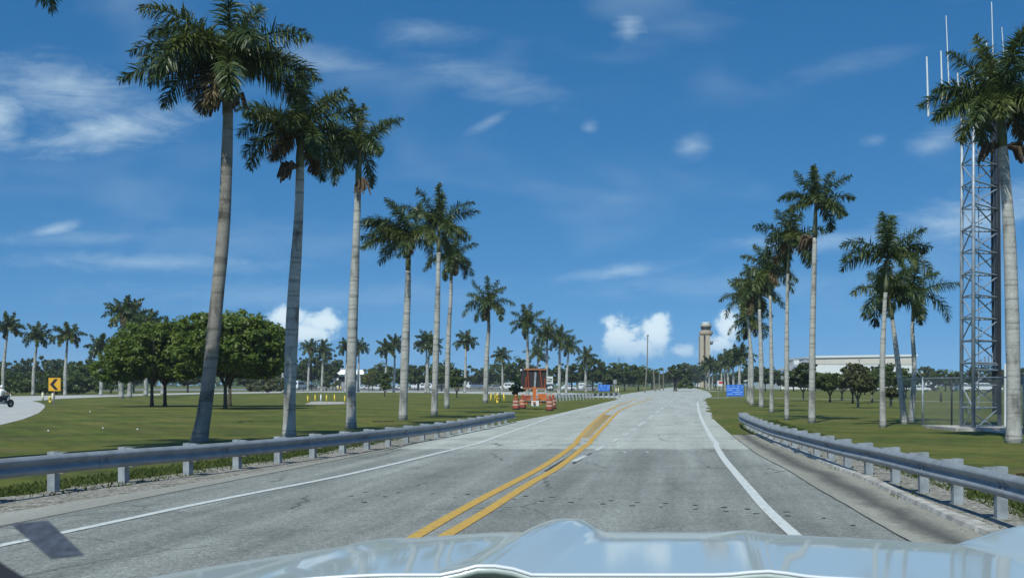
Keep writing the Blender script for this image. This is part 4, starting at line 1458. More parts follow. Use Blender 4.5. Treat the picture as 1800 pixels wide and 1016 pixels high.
def rail_profile():
    # W-beam section: offset towards the road, height
    pts = [(0.0, -.156), (.018, -.150), (.075, -.105), (.081, -.085), (.075, -.062), (.010, -.014), (.004, 0), (.010, .014), (.075, .062), (.081, .085), (.075, .105), (.018, .150), (0.0, .156)]
    return pts


def guardrail(label, line, ztop, side, post_step=1.905, post_w=.14, low=0.02, hz=.312, group=None, detail=True, mark=None):
    """line: (X,Y) polyline of the rail face; side: +1 if the road lies towards +X; ztop(s) gives the rail's top height"""
    pl = resample(line, 60)
    root = thing('guardrail', label, 'guardrail', (line[0][0], line[0][1], 0), 0, group)
    prof = rail_profile()
    mb = MB()
    m = len(prof)
    L = 0
    nrm = []
    for i, p in enumerate(pl):
        t = (pl[min(i + 1, 59)] - pl[max(i - 1, 0)]).normalized()
        nrm.append(Vector((t.y, -t.x)) * side)
    sc = hz / .312
    th = .006
    vs = []
    for i, p in enumerate(pl):
        zc = ztop(i / 59) - .156 * sc
        for (o, z) in prof:
            vs.append((p.x + nrm[i].x * o, p.y + nrm[i].y * o, zc + z * sc))
    for i, p in enumerate(pl):
        zc = ztop(i / 59) - .156 * sc
        for (o, z) in prof:
            vs.append((p.x + nrm[i].x * (o - th), p.y + nrm[i].y * (o - th), zc + z * sc))
    fs = []
    for i in range(59):
        for j in range(m - 1):
            a = i * m + j
            fs.append((a, a + 1, a + m + 1, a + m))
            b = 60 * m + a
            fs.append((b, b + m, b + m + 1, b + 1))
    mb.add(vs, fs)
    mesh_obj('rail', mb, MG['steel'], root, True)
    tot = sum((pl[i + 1] - pl[i]).length for i in range(59))
    ph = 0.0
    if mark is not None:                       # one known post fixes where the others stand
        acc, best = 0.0, 1e9
        for i in range(59):
            e = (Vector(mark) - pl[i]).length
            if e < best:
                best, ph = e, acc
            acc += (pl[i + 1] - pl[i]).length
        ph = ph % post_step
    k = int((tot - ph) / post_step)
    for i in range(k + 1):
        s = (ph + i * post_step) / tot * 59
        j = min(58, int(s))
        p = pl[j].lerp(pl[j + 1], s - j)
        nv = nrm[j]
        zt = ztop(s / 59)
        rz = math.atan2(nv.y, nv.x)
        c = p - nv * .24
        mb = MB()
        mb.box((c.x, c.y, (zt + .03) / 2 - .02), (post_w, post_w * 1.05, zt + .06), rz)
        po = mesh_obj('post', mb, MG['post'], root)
        c2 = p - nv * .09
        mb = MB()
        mb.box((c2.x, c2.y, zt - .155), (.155, .13, .34), rz)
        bo = mesh_obj('blockout', mb, MG['post'], po)
    for i in range(1, int(tot / 3.81) + 1):
        sl_ = (ph % post_step + i * 3.81 - .95) / tot * 59
        if not 0 < sl_ < 57:
            continue
        mb = MB()
        vs = []
        for q in (-.16, .16):
            sq = min(58.9, max(0, sl_ + q / tot * 59))
            j = min(58, int(sq))
            p = pl[j].lerp(pl[j + 1], sq - j)
            nv = nrm[j].lerp(nrm[j + 1], sq - j)
            zc = ztop(sq / 59) - .156 * sc
            for (o, z) in prof:
                vs.append((p.x + nv.x * (o + .004), p.y + nv.y * (o + .004), zc + z * sc))
        mb.add(vs, [(a, a + 1, a + m + 1, a + m) for a in range(m - 1)])
        j = min(58, int(sl_))
        p = pl[j].lerp(pl[j + 1], sl_ - j)
        tt = (pl[j + 1] - pl[j]).normalized()
        zc = ztop(sl_ / 59) - .156 * sc
        for q in (-.1, .1):
            for dz in (-.12, -.03, .03, .12):
                c = p + tt * q + nrm[j] * .045
                mb.box((c.x, c.y, zc + dz * sc), (.03, .03, .03))
        mesh_obj('splice_joint', mb, MG['steel'], root)
    # flared end piece
    p, nv = pl[-1], nrm[-1]
    t = (pl[-1] - pl[-2]).normalized()
    zc = ztop(1.0) - .156 * sc
    mb = MB()
    vs = []
    for q in range(7):
        a = q / 6 * 2.2
        c = p + t * (.22 * math.sin(a)) - nv * (.22 * (1 - math.cos(a)))
        for z in (-.15, .15):
            vs.append((c.x, c.y, zc + z * sc))
    for q in range(7):
        a = q / 6 * 2.2
        c = p + t * (.205 * math.sin(a)) - nv * (.22 - .205 * math.cos(a)) + nv * .0
        for z in (-.15, .15):
            vs.append((c.x, c.y, zc + z * sc))
    fs = [(2 * q, 2 * q + 1, 2 * q + 3, 2 * q + 2) for q in range(6)] + [(14 + 2 * q, 16 + 2 * q, 17 + 2 * q, 15 + 2 * q) for q in range(6)]
    mb.add(vs, fs)
    mesh_obj('end_piece', mb, MG['steel'], root, True)
    return root


def shifted(pl, dx):
    return [(x + dx, y) for x, y in pl]


LP = Gs([(-160, 905), (-60, 886), (85, 866), (217, 849), (319, 838), (399, 827), (465, 818), (519, 809), (605, 797), (692, 783), (760, 770), (830, 756), (895, 742)])
guardrail('long steel guardrail curving along the left side of the road', shifted(smooth_by_Y(LP, [p[1] for p in LP], 1), .24), lambda s: .69 - .20 * min(1, s * 1.6) ** .8, 1, mark=G(85, 866))
RP = Gs([(1990, 1000), (1840, 938), (1748, 911), (1669, 884), (1613, 863), (1570, 849), (1508, 831), (1470, 818), (1417, 800), (1370, 780), (1335, 765), (1315, 753), (1310, 746)])
guardrail('long steel guardrail curving along the right side of the road', shifted(smooth_by_Y(RP, [p[1] for p in RP], 1), -.24), lambda s: .72 - .18 * min(1, s * 1.7) ** .9, -1, mark=G(1748, 911))
FP = Gs([(925, 711), (960, 707), (1000, 704), (1040, 701.5), (1086, 700)])
guardrail('short far guardrail along the loop road beside the message board', list(reversed(FP)), lambda s: .66, 1)

# ---------------------------------------------------------------- radio mast and its compound


def mast():
    Y0 = 47.5
    A = P(1690, 752, Y0); B = P(1711, 752, Y0 - 1.6); C = P(1757, 752, Y0 + .2)
    A.z = B.z = C.z = 0
    root = thing('radio_mast', 'steel lattice radio mast behind the big right palm', 'radio mast', ((A.x + B.x + C.x) / 3, (A.y + B.y + C.y) / 3, 0))
    H = 14.0
    cx, cy = root.location.x, root.location.y
    def at(base, z):
        k = 1 - .035 * z / H
        return Vector((cx + (base.x - cx) * k, cy + (base.y - cy) * k, z))
    for b in (A, B, C):
        mb = MB()
        mb.tube([at(b, 0), at(b, H * .5), at(b, H)], [.078, .068, .06], 8)
        mesh_obj('leg', mb, MG['lattice'], root, True)
    n = 16
    st = H / n
    for (p, q) in ((A, B), (B, C), (C, A)):
        for i in range(n):
            z0, z1 = i * st, (i + 1) * st
            mb = MB()
            if i % 2 == 0:
                a, b = at(p, z0), at(q, z1)
            else:
                a, b = at(q, z0), at(p, z1)
            mb.tube([a, b], .030, 5)
            mb2 = MB()
            mesh_obj('diagonal_brace', mb, MG['lattice'], root)
            if i:
                mb2.tube([at(p, z0), at(q, z0)], .033, 5)
                mesh_obj('cross_brace', mb2, MG['lattice'], root)
    # cable ladder inside
    mb = MB()
    for j in range(9):
        o = Vector((C.x - .36 + .042 * j, C.y - .25 + .02 * (j % 3), 0))
        mb.tube([o + Vector((0, 0, .6)), o + Vector((-.06, 0, H * .6)), o + Vector((-.1, 0, H - .3))], .026, 5)
    mesh_obj('cable_bundle', mb, MG['cable'], root)
    mb = MB()
    for j in range(46):
        z = .8 + j * .32
        o = at(A, z).lerp(at(C, z), .45)
        mb.tube([o, o + Vector((.10, -.12, .03))], .016, 4)
    o0 = at(A, .7).lerp(at(C, .7), .45); o1 = at(A, H - .4).lerp(at(C, H - .4), .45)
    mb.tube([o0, o1], .02, 4)
    mesh_obj('climbing_ladder', mb, MG['lattice'], root)
    # whip aerials, each on a side arm
    k = Y0 / F
    for (px, y0, y1, r) in ((1632, 205, 100, .055), (1657, 190, 90, .05), (1668, 150, 28, .032), (1737, 180, 76, .05), (1748, 180, 4, .032), (1766, 120, 48, .025), (1686, 180, 128, .05)):
        p0, p1 = P(px, y0, Y0 - .5), P(px - (5 if r < .04 else 3), y1, Y0 - .5)
        mb = MB()
        zc = min(p0.z + .3, H - .2)
        mb.tube([p0, p1], [r * .72, r * .55], 6)
        ant = mesh_obj('whip_aerial', mb, MG['white'], root)
        mb = MB()
        mb.tube([Vector((cx, cy, min(H - .1, p0.z))), p0 + Vector((0, 0, .15))], .025, 5)
        mesh_obj('side_arm', mb, MG['lattice'], ant)
    # white conduits by the right leg
    mb = MB()
    for (dx, z1) in ((.12, 2.6), (.25, 2.2)):
        q = C + Vector((dx - .1, -.5, 0))
        mb.tube([q, q + Vector((0, 0, z1))], .045, 6)
    mesh_obj('conduit', mb, MG['white'], root)
    mb = MB()
    mb.tube([at(B, 2.55) + Vector((0, -.05, 0)), at(C, 2.55) + Vector((0, -.05, 0))], .035, 6)
    mb.tube([at(B, 2.35) + Vector((0, -.05, 0)), at(C, 2.35) + Vector((0, -.05, 0))], .03, 6)
    for q in range(5):
        t = .3 + q * .14
        o = at(B, 2.4).lerp(at(C, 2.4), t)
        mb.tube([o, o + Vector((0, 0, rnd.uniform(.2, .75)))], .03, 5)
    mesh_obj('cable_bridge', mb, MG['lattice'], root)
    # concrete pad
    mb = MB()
    mb.box((cx + .3, cy + .3, .05), (3.4, 3.4, .14))
    mesh_obj('concrete_pad', mb, MG['kerb'], root)


mast()


def chainlink_mat():
    m = bpy.data.materials.new('chain_link')
    m.use_nodes = True
    N, L = m.node_tree.nodes, m.node_tree.links
    b = N['Principled BSDF']
    b.inputs['Base Color'].default_value = (.42, .45, .46, 1)
    b.inputs['Metallic'].default_value = .4
    b.inputs['Roughness'].default_value = .5
    g = N.new('ShaderNodeNewGeometry')
    mp = N.new('ShaderNodeMapping')
    mp.inputs['Scale'].default_value = (1, 1, 1)
    L.new(g.outputs['Position'], mp.inputs[0])
    sep = N.new('ShaderNodeSeparateXYZ')
    L.new(mp.outputs[0], sep.inputs[0])

    def M(op, a, c=None):
        n = N.new('ShaderNodeMath'); n.operation = op
        for i, v in enumerate((a, c)):
            if v is None:
                continue
            if isinstance(v, (int, float)):
                n.inputs[i].default_value = v
            else:
                L.new(v, n.inputs[i])
        return n.outputs[0]
    h = M('ADD', sep.outputs[0], M('MULTIPLY', sep.outputs[1], .6))
    d1 = M('ABSOLUTE', M('SUBTRACT', M('FRACT', M('MULTIPLY', M('ADD', h, sep.outputs[2]), 14.0)), .5))
    d2 = M('ABSOLUTE', M('SUBTRACT', M('FRACT', M('MULTIPLY', M('SUBTRACT', h, sep.outputs[2]), 14.0)), .5))
    w = M('LESS_THAN', M('MINIMUM', d1, d2), 0.055)
    t = N.new('ShaderNodeBsdfTransparent')
    mx = N.new('ShaderNodeMixShader')
    L.new(w, mx.inputs[0]); L.new(t.outputs[0], mx.inputs[1]); L.new(b.outputs[0], mx.inputs[2])
    L.new(mx.outputs[0], N['Material Output'].inputs[0])
    return m


MG['chain'] = chainlink_mat()


def compound_fence():
    # runs across in front of the mast, then back
    f0 = Vector((*G(1622, 748), 0)); f1 = Vector((*G(1673, 752.5), 0)); f2 = Vector((*G(1711, 756), 0)); f3 = Vector((*G(1800, 764), 0)); f4 = Vector((*G(1880, 772), 0))
    b0 = Vector((f0.x + 1.5, f0.y + 7.5, 0))
    root = thing('chain_link_fence', 'chain link fence with dark posts around the radio mast', 'fence', (f1.x, f1.y, 0))
    line = [b0, f0, f1, f2, f3, f4]
    hgt = 2.05
    for i, p in enumerate(line):
        mb = MB()
        mb.tube([p + Vector((0, 0, -.05)), p + Vector((0, 0, hgt + .05))], .038, 8)
        if i in (1, 3, 4):
            mb.tube([p + Vector((0, 0, hgt)), p + Vector((-.30, -.1, hgt + .32))], .022, 5)
        po = mesh_obj('post', mb, MG['cable'] if i in (2, 3) else MG['lattice'], root, True)
    for a, b in zip(line, line[1:]):
        mb = MB()
        mb.add([a + Vector((0, 0, .03)), b + Vector((0, 0, .03)), b + Vector((0, 0, hgt)), a + Vector((0, 0, hgt))], [(0, 1, 2, 3)])
        mesh_obj('mesh_panel', mb, MG['chain'], root)
        mb = MB()
        mb.tube([a + Vector((0, 0, hgt)), b + Vector((0, 0, hgt))], .024, 6)
        mesh_obj('top_rail', mb, MG['lattice'], root)
    mb = MB()
    for a, b in zip(line[1:], line[2:]):
        d = (b - a).normalized()
        nv = Vector((-d.y, d.x, 0))
        mb.add([a - nv * .12 + Vector((0, 0, .006)), b - nv * .12 + Vector((0, 0, .006)), b + nv * .30 + Vector((0, 0, .03)), a + nv * .30 + Vector((0, 0, .03))], [(0, 1, 2, 3)])
    mesh_obj('concrete_strip', mb, MG['kerb'], root)


compound_fence()

# ---------------------------------------------------------------- control tower, hangar, white building


def control_tower():
    Y = 640.0
    k = Y / F
    X = (1241 - CX) * k
    def z(py):
        return HC + (HZ - py) * k
    root = thing('control_tower', 'beige airport control tower with a dark glass cab', 'control tower', (X, Y, 0))
    mb = MB()
    for (x0, x1, dy) in ((1229.5, 1235.5, 0), (1238.5, 1246, -1.2)):
        mb.box((((x0 + x1) / 2 - CX) * k, Y + dy, z(590) / 2), ((x1 - x0) * k, 5.5, z(590)))
    mesh_obj('shaft_pier', mb, MG['beige_lt'], root)
    mb = MB()
    mb.box(((1237.5 - CX) * k, Y + 2.2, z(590) / 2), (14 * k, 5.0, z(590) - .2))
    mesh_obj('shaft_core', mb, MG['beige'], root)
    mb = MB()
    r = 12.2 * k
    mb.lathe([(r * .62, z(592)), (r * .98, z(587)), (r, z(586.8)), (r, z(583)), (r * .97, z(582.6))], (X, Y, 0), 16)
    mesh_obj('gallery', mb, MG['beige'], root)
    mb = MB()
    mb.lathe([(r * .70, z(582.5)), (r * .70, z(580.5))], (X, Y, 0), 16)
    mesh_obj('cab_base', mb, MG['beige_lt'], root)
    mb = MB()
    mb.lathe([(r * .66, z(580.6)), (r * .80, z(574.2))], (X, Y, 0), 12)
    cab = mesh_obj('cab_glass', mb, MG['glass'], root)
    mb = MB()
    mb.lathe([(r * .82, z(574.2)), (r * .84, z(573.6)), (r * .84, z(571.2)), (r * .70, z(570.6))], (X, Y, 0), 16)
    mesh_obj('roof', mb, MG['beige_lt'], root)
    mb = MB()
    mb.lathe([(r * .55, z(570.7)), (r * .6, z(567)), (r * .5, z(566.4))], (X, Y, 0), 12)
    mesh_obj('roof_house', mb, MG['white'], root)
    mb = MB()
    mb.tube([(X - 1, Y, z(566.5)), (X - 1, Y, z(560))], .06, 5)
    mb.tube([(X + 1.4, Y, z(566.5)), (X + 1.4, Y, z(562))], .05, 5)
    mesh_obj('aerial', mb, MG['grey'], root)
    mb = MB()
    xb = (1249.5 - CX) * k
    mb.lathe([(.6, z(606)), (1.25, z(603)), (1.25, z(600.5)), (.9, z(600))], (xb, Y - 1, 0), 12)
    mb.tube([(xb, Y - 1, z(599.8)), (xb + 2.0, Y - 1, z(598.6)), (xb + 4, Y - 1, z(598.6))], .14, 5)
    mesh_obj('dish_balcony', mb, MG['grey'], root)


control_tower()


def hangar():
    Y = 430.0
    k = Y / F
    def X(px):
        return (px - CX) * k
    def z(py):
        return HC + (HZ - py) * k
    root = thing('hangar', 'big white hangar with a tan upper band behind the grove', 'hangar', (X(1520), Y, 0))
    # front wall in two bands: (x, lower band top, tan top, parapet top)
    mb = MB()
    w0, w1 = X(1434), X(1601)
    d = 45
    mb.add([(w0, Y, -.2), (w1, Y - 6, -.2), (w1, Y - 6, z(641)), (w0, Y, z(640)), (w0, Y + d, -.2), (w1, Y + d, -.2), (w1, Y + d, z(641)), (w0, Y + d, z(640))],
           [(0, 1, 2, 3), (1, 5, 6, 2), (4, 0, 3, 7), (5, 4, 7, 6)])
    mesh_obj('wall', mb, MG['white'], root)
    mb = MB()
    mb.add([(w0, Y - .15, z(640)), (w1, Y - 6.15, z(641)), (w1, Y - 6.15, z(627)), (w0, Y - .15, z(629)), (w0, Y + d, z(640)), (w1, Y + d, z(641)), (w1, Y + d, z(627)), (w0, Y + d, z(629))],
           [(0, 1, 2, 3), (1, 5, 6, 2), (4, 0, 3, 7), (5, 4, 7, 6), (0, 4, 5, 1)])
    mesh_obj('upper_band', mb, MG['pale_tan'], root)
    mb = MB()
    mb.add([(w0 - .2, Y - .6, z(629)), (w1 + .3, Y - 6.6, z(627)), (w1 + .3, Y - 6.6, z(623.5)), (w0 - .2, Y - .6, z(625.5)), (w0 - .2, Y + d, z(629)), (w1 + .3, Y + d, z(627)), (w1 + .3, Y + d, z(623.5)), (w0 - .2, Y + d, z(625.5))],
           [(0, 1, 2, 3), (1, 5, 6, 2), (4, 0, 3, 7), (5, 4, 7, 6), (3, 2, 6, 7), (0, 4, 5, 1)])
    mesh_obj('roof_edge', mb, MG['white'], root)
    # lower wing with a grey sloping roof on the left
    mb = MB()
    a0, a1 = X(1372), X(1434) - .05
    mb.add([(a0, Y + 1, -.2), (a1, Y + 1, -.2), (a1, Y + 1, z(650)), (a0, Y + 1, z(652)), (a0, Y + d, -.2), (a1, Y + d, -.2), (a1, Y + d, z(650)), (a0, Y + d, z(652))], [(0, 1, 2, 3), (4, 0, 3, 7), (5, 4, 7, 6)])
    mesh_obj('side_wing', mb, MG['white'], root)
    mb = MB()
    mb.add([(a0 - 1, Y, z(649)), (a1, Y, z(646)), (a1, Y + 14, z(630)), (a0 + 8, Y + 14, z(638)), (a0 - 1, Y, z(651)), (a1, Y, z(648)), (a1, Y + 14, z(632)), (a0 + 8, Y + 14, z(640))], [(0, 1, 2, 3), (4, 7, 6, 5), (0, 4, 5, 1), (3, 2, 6, 7), (0, 3, 7, 4)])
    mesh_obj('wing_roof', mb, MG['grey'], root)
    mb = MB()
    x0, x1 = X(1394), X(1403)
    mb.box(((x0 + x1) / 2, Y - .5, z(637)), (x1 - x0, 2.2, 8 * k))
    mesh_obj('roof_vent', mb, MG['white'], root)
    mb = MB()
    mb.box((X(1374), Y - 8, z(664)), (22 * k, 8, 4 * k))
    for px in (1366, 1374, 1382):
        mb.box((X(px), Y - 11.5, z(665) / 2), (.7, .7, z(665)))
    mesh_obj('entrance_canopy', mb, MG['white'], root)
    mb = MB()
    for j, px in enumerate(range(1444, 1596, 14)):
        zz = z(668)
        yy = Y - 6.0 * (px - 1434) / 167.0 - .12
        mb.box((X(px), yy, zz), (1.4, .2, 1.6))
    mesh_obj('window', mb, MG['glass'], root)
    # pole in front
    mb = MB()
    mb.tube([(X(1482), Y - 20, 0), (X(1482), Y - 20, z(634))], .12, 6)
    t = thing('light_pole', 'thin light pole in front of the hangar wall', 'light pole', (X(1482), Y - 20, 0))
    mesh_obj('pole', mb, MG['wood'], t)
    mb = MB()
    mb.box((X(1482), Y - 20, z(634.5)), (1.1, .3, .18))
    mesh_obj('lamp_head', mb, MG['grey'], t)


hangar()


def white_building():
    Y = 400.0
    k = Y / F
    X = lambda px: (px - CX) * k
    z = lambda py: HC + (HZ - py) * k
    root = thing('white_building', 'low white building with a flat canopy behind the third palm', 'building', (X(605), Y, 0))
    mb = MB()
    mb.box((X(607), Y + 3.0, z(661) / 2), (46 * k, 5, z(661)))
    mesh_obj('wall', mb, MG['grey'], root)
    mb = MB()
    x0, x1 = X(577), X(640)
    mb.add([(x0, Y - 1, z(658)), (x1, Y - 1, z(658)), (x1, Y - .2, z(650)), (x0 + .9, Y - .2, z(650)), (x0, Y + 6, z(658)), (x1, Y + 6, z(658)), (x1, Y + 6, z(650)), (x0 + .9, Y + 6, z(650))],
           [(0, 1, 2, 3), (1, 5, 6, 2), (4, 0, 3, 7), (5, 4, 7, 6), (3, 2, 6, 7), (0, 4, 5, 1)])
    mesh_obj('canopy', mb, MG['white'], root)
    for px in (594, 632):
        mb = MB()
        mb.box((X(px), Y - .5, z(658) / 2), (.65, .65, z(658)))
        mesh_obj('column', mb, MG['white'], root)
    mb = MB()
    mb.box((X(604), Y + .42, z(666)), (22 * k, .12, 9 * k))
    mesh_obj('window', mb, MG['glass'], root)
    mb = MB()
    mb.box((X(606), Y + 3, z(648.7)), (24 * k, 3, 2.4 * k))
    mesh_obj('roof_house', mb, MG['grey'], root)
    Y2 = 470.0
    k2 = Y2 / F
    r2 = thing('white_building', 'small distant white house seen right of the hangar', 'building', ((1616 - CX) * k2, Y2, 0))
    mb = MB()
    mb.box(((1620 - CX) * k2, Y2, 2.2), (40 * k2, 8, 4.4))
    mesh_obj('wall', mb, MG['white'], r2)
    mb = MB()
    xx = (1620 - CX) * k2
    mb.prism([(-22 * k2, 4.4), (22 * k2, 4.4), (14 * k2, 6.6), (-14 * k2, 6.6)], -4.6, 4.6, Matrix.Translation((xx, Y2, 0)))
    mesh_obj('roof', mb, MG['beige_lt'], r2)
    mb = MB()
    for px in (1606, 1614, 1626):
        mb.box(((px - CX) * k2, Y2 - 4.05, 2.2), (1.2, .12, 1.3))
    mesh_obj('window', mb, MG['glass'], r2)


white_building()

# ---------------------------------------------------------------- vehicles


def wheel_mb(r, w, n=14):
    mb = MB()
    pts = [(r * .55, -w / 2), (r * .92, -w / 2), (r, -w * .35), (r, w * .35), (r * .92, w / 2), (r * .55, w / 2)]
    vs, fs = [], []
    for (rr, yy) in pts:
        for k in range(n):
            a = 6.2832 * k / n
            vs.append((rr * math.cos(a), yy, rr * math.sin(a)))
    for i in range(len(pts) - 1):
        for k in range(n):
            k2 = (k + 1) % n
            fs.append((i * n + k, (i + 1) * n + k, (i + 1) * n + k2, i * n + k2))
    mb.add(vs, fs)
    return mb


def disc_mb(r, w, n=14):
    mb = MB()
    vs = [(r * math.cos(6.2832 * k / n), s * w / 2, r * math.sin(6.2832 * k / n)) for s in (-1, 1) for k in range(n)]
    fs = [tuple(range(n)), tuple(range(2 * n - 1, n - 1, -1))] + [(k, n + k, n + (k + 1) % n, (k + 1) % n) for k in range(n)]
    mb.add(vs, fs)
    return mb


def make_vehicle(kind, body_mat):
    root = thing('parked_car', 'x', 'car')
    if kind == 'bus':
        L_, W_, H_ = 7.4, 2.3, 2.95
        low = [(-3.7, .4), (3.5, .4), (3.7, .7), (3.7, 1.25), (2.9, 1.4), (2.55, 1.5), (2.2, 2.8), (2.0, 2.95), (-3.6, 2.95), (-3.7, 2.8)]
        cabin = None
        wx, wr = (-2.2, 2.6), .42
    elif kind == 'van':
        L_, W_ = 5.2, 2.0
        low = [(-2.6, .35), (2.5, .35), (2.6, .6), (2.55, 1.05), (1.8, 1.2), (1.15, 2.0), (.9, 2.1), (-2.5, 2.1), (-2.6, 1.9)]
        wx, wr = (-1.7, 1.7), .36
    else:
        L_, W_ = 4.6, 1.8
        low = [(-2.3, .32), (2.2, .32), (2.3, .5), (2.25, .78), (1.2, .95), (.45, 1.42), (.2, 1.48), (-1.0, 1.48), (-1.35, 1.4), (-1.95, 1.0), (-2.3, .92)]
        wx, wr = (-1.4, 1.42), .33
    mb = MB()
    mb.prism(low, -W_ / 2, W_ / 2)
    bo = mesh_obj('body', mb, body_mat, root, local=True)
    bv = bo.modifiers.new('b', 'BEVEL'); bv.width = .08; bv.segments = 2; bv.limit_method = 'ANGLE'
    mb = MB()
    if kind == 'bus':
        for x in (-2.9, -1.8, -.7, .4, 1.45):
            for s in (-1, 1):
                mb.box((x, s * W_ / 2, 2.05), (.95, .04, .8))
        M_ = Matrix.Rotation(-.26, 3, 'Y')
        mb.box((2.40, 0, 2.15), (.04, 1.9, 1.05), mat=M_)
        mb.box((-3.70, 0, 2.05), (.04, 1.6, .8))
    elif kind == 'van':
        for x in (-1.7, -.5, .55):
            for s in (-1, 1):
                mb.box((x, s * W_ / 2, 1.6), (.95, .04, .5))
        mb.box((1.50, 0, 1.62), (.04, 1.7, .85), mat=Matrix.Rotation(-.68, 3, 'Y'))
        mb.box((-2.58, 0, 1.6), (.04, 1.5, .5))
    else:
        for s in (-1, 1):
            y = s * (W_ / 2 + .005)
            mb.add([(-1.55, y, 1.0), (-.35, y, 1.0), (-.35, y, 1.4), (-1.05, y, 1.4)], [(0, 1, 2, 3)])
            mb.add([(-.27, y, 1.0), (.95, y, 1.0), (.35, y, 1.38), (-.27, y, 1.4)], [(0, 1, 2, 3)])
        mb.add([(1.16, -.75, .99), (1.16, .75, .99), (.49, .65, 1.415), (.49, -.65, 1.415)], [(0, 1, 2, 3)])
        mb.add([(-1.93, -.75, 1.03), (-1.93, .75, 1.03), (-1.38, .65, 1.40), (-1.38, -.65, 1.40)], [(3, 2, 1, 0)])
    mesh_obj('window', mb, MG['glass'], root, local=True)
    for x in wx:
        for s in (-1, 1):
            w = mesh_obj('wheel', wheel_mb(wr, .22), MG['dark'], root, True, local=True)
            w.location = (x, s * (W_ / 2 - .10), wr)
            rim = mesh_obj('rim', disc_mb(wr * .58, .2), MG['grey'], w, local=True)
    return root


veh = {}
CARS = [  # px centre, base-distance, heading deg, kind, mat, label
    (834, 420, 180, 'bus', 'carwhite', 'white minibus with dark windows parked in the lot'),
    (474, 400, 10, 'van', 'carwhite', 'white van seen left of the second palm'), (525, 395, 80, 'bus', 'carwhite', 'white box van seen end on right of the second palm'),
    (549, 390, 20, 'car', 'cardark', 'dark car parked behind the pair of far palms'), (571, 390, 0, 'car', 'carsilver', 'silver car parked left of the white building'),
    (646, 385, 30, 'car', 'carwhite', 'white car with its nose turned, right of the third palm'), (664, 370, 170, 'car', 'carwhite', 'white sedan parked between the third and fourth palms'),
    (683, 372, 8, 'car', 'carsilver', 'silver sedan parked left of the fourth palm'), (729, 400, 90, 'van', 'carwhite', 'white van facing the camera right of the fourth palm'),
    (706, 380, 0, 'car', 'carwhite', 'white car hidden partly by the fourth palm'), (752, 385, 0, 'van', 'carwhite', 'white van behind the fifth palm'), (776, 390, 0, 'car', 'cardark', 'dark car between the fifth and sixth palms'),
    (871, 400, 15, 'car', 'carsilver', 'silver car parked right of the seventh palm'), (893, 390, 175, 'van', 'carwhite', 'white van parked left of the message board'),
    (1000, 360, 0, 'car', 'carwhite', 'white car under the clump of far left palms'), (1022, 370, 90, 'van', 'carwhite', 'white van right of the far left palm clump'), (1037, 350, 10, 'car', 'carsilver', 'silver car left of the small blue sign'),
    (1216, 620, 90, 'car', 'carsilver', 'silver car at the far end of the road'), (1226, 640, 90, 'van', 'carwhite', 'white van at the far end of the road'), (1207, 640, 90, 'car', 'carwhite', 'white car at the far end of the road left of the others'),
    (1690, 300, 0, 'van', 'carwhite', 'white van seen between the radio mast legs'), (1708, 305, 5, 'car', 'carsilver', 'silver car behind the front mast leg'), (1728, 300, 0, 'van', 'carwhite', 'white van right of the front mast leg'), (1746, 310, 0, 'car', 'carwhite', 'white car behind the mast cables'),
    (1618, 290, 0, 'car', 'carwhite', 'white car right of the palm trio'), (1634, 310, 0, 'car', 'cardark', 'dark car left of the rounded green tree'), (1440, 330, 0, 'car', 'carwhite', 'white car parked behind the grove, left end'), (1475, 325, 0, 'car', 'carsilver', 'silver car parked behind the bright green grove tree'), (1535, 330, 0, 'car', 'carwhite', 'white car parked behind the grove centre')]
for px, Y, hd_, kd, mt, lb in CARS:
    key = (kd, mt)
    if key not in veh:
        o = make_vehicle(kd, MG[mt]); veh[key] = o
    else:
        o = copy_tree(veh[key])
    o.location = ((px - CX) * Y / F, Y, .006)
    o.rotation_euler = (0, 0, math.radians(hd_))
    o.name = {'bus': 'parked_minibus', 'van': 'parked_van', 'car': 'parked_car'}[kd]
    tag(o, lb, {'bus': 'minibus', 'van': 'van', 'car': 'car'}[kd], 'vehicles parked in the distance')

# ---------------------------------------------------------------- message board, drums, signs


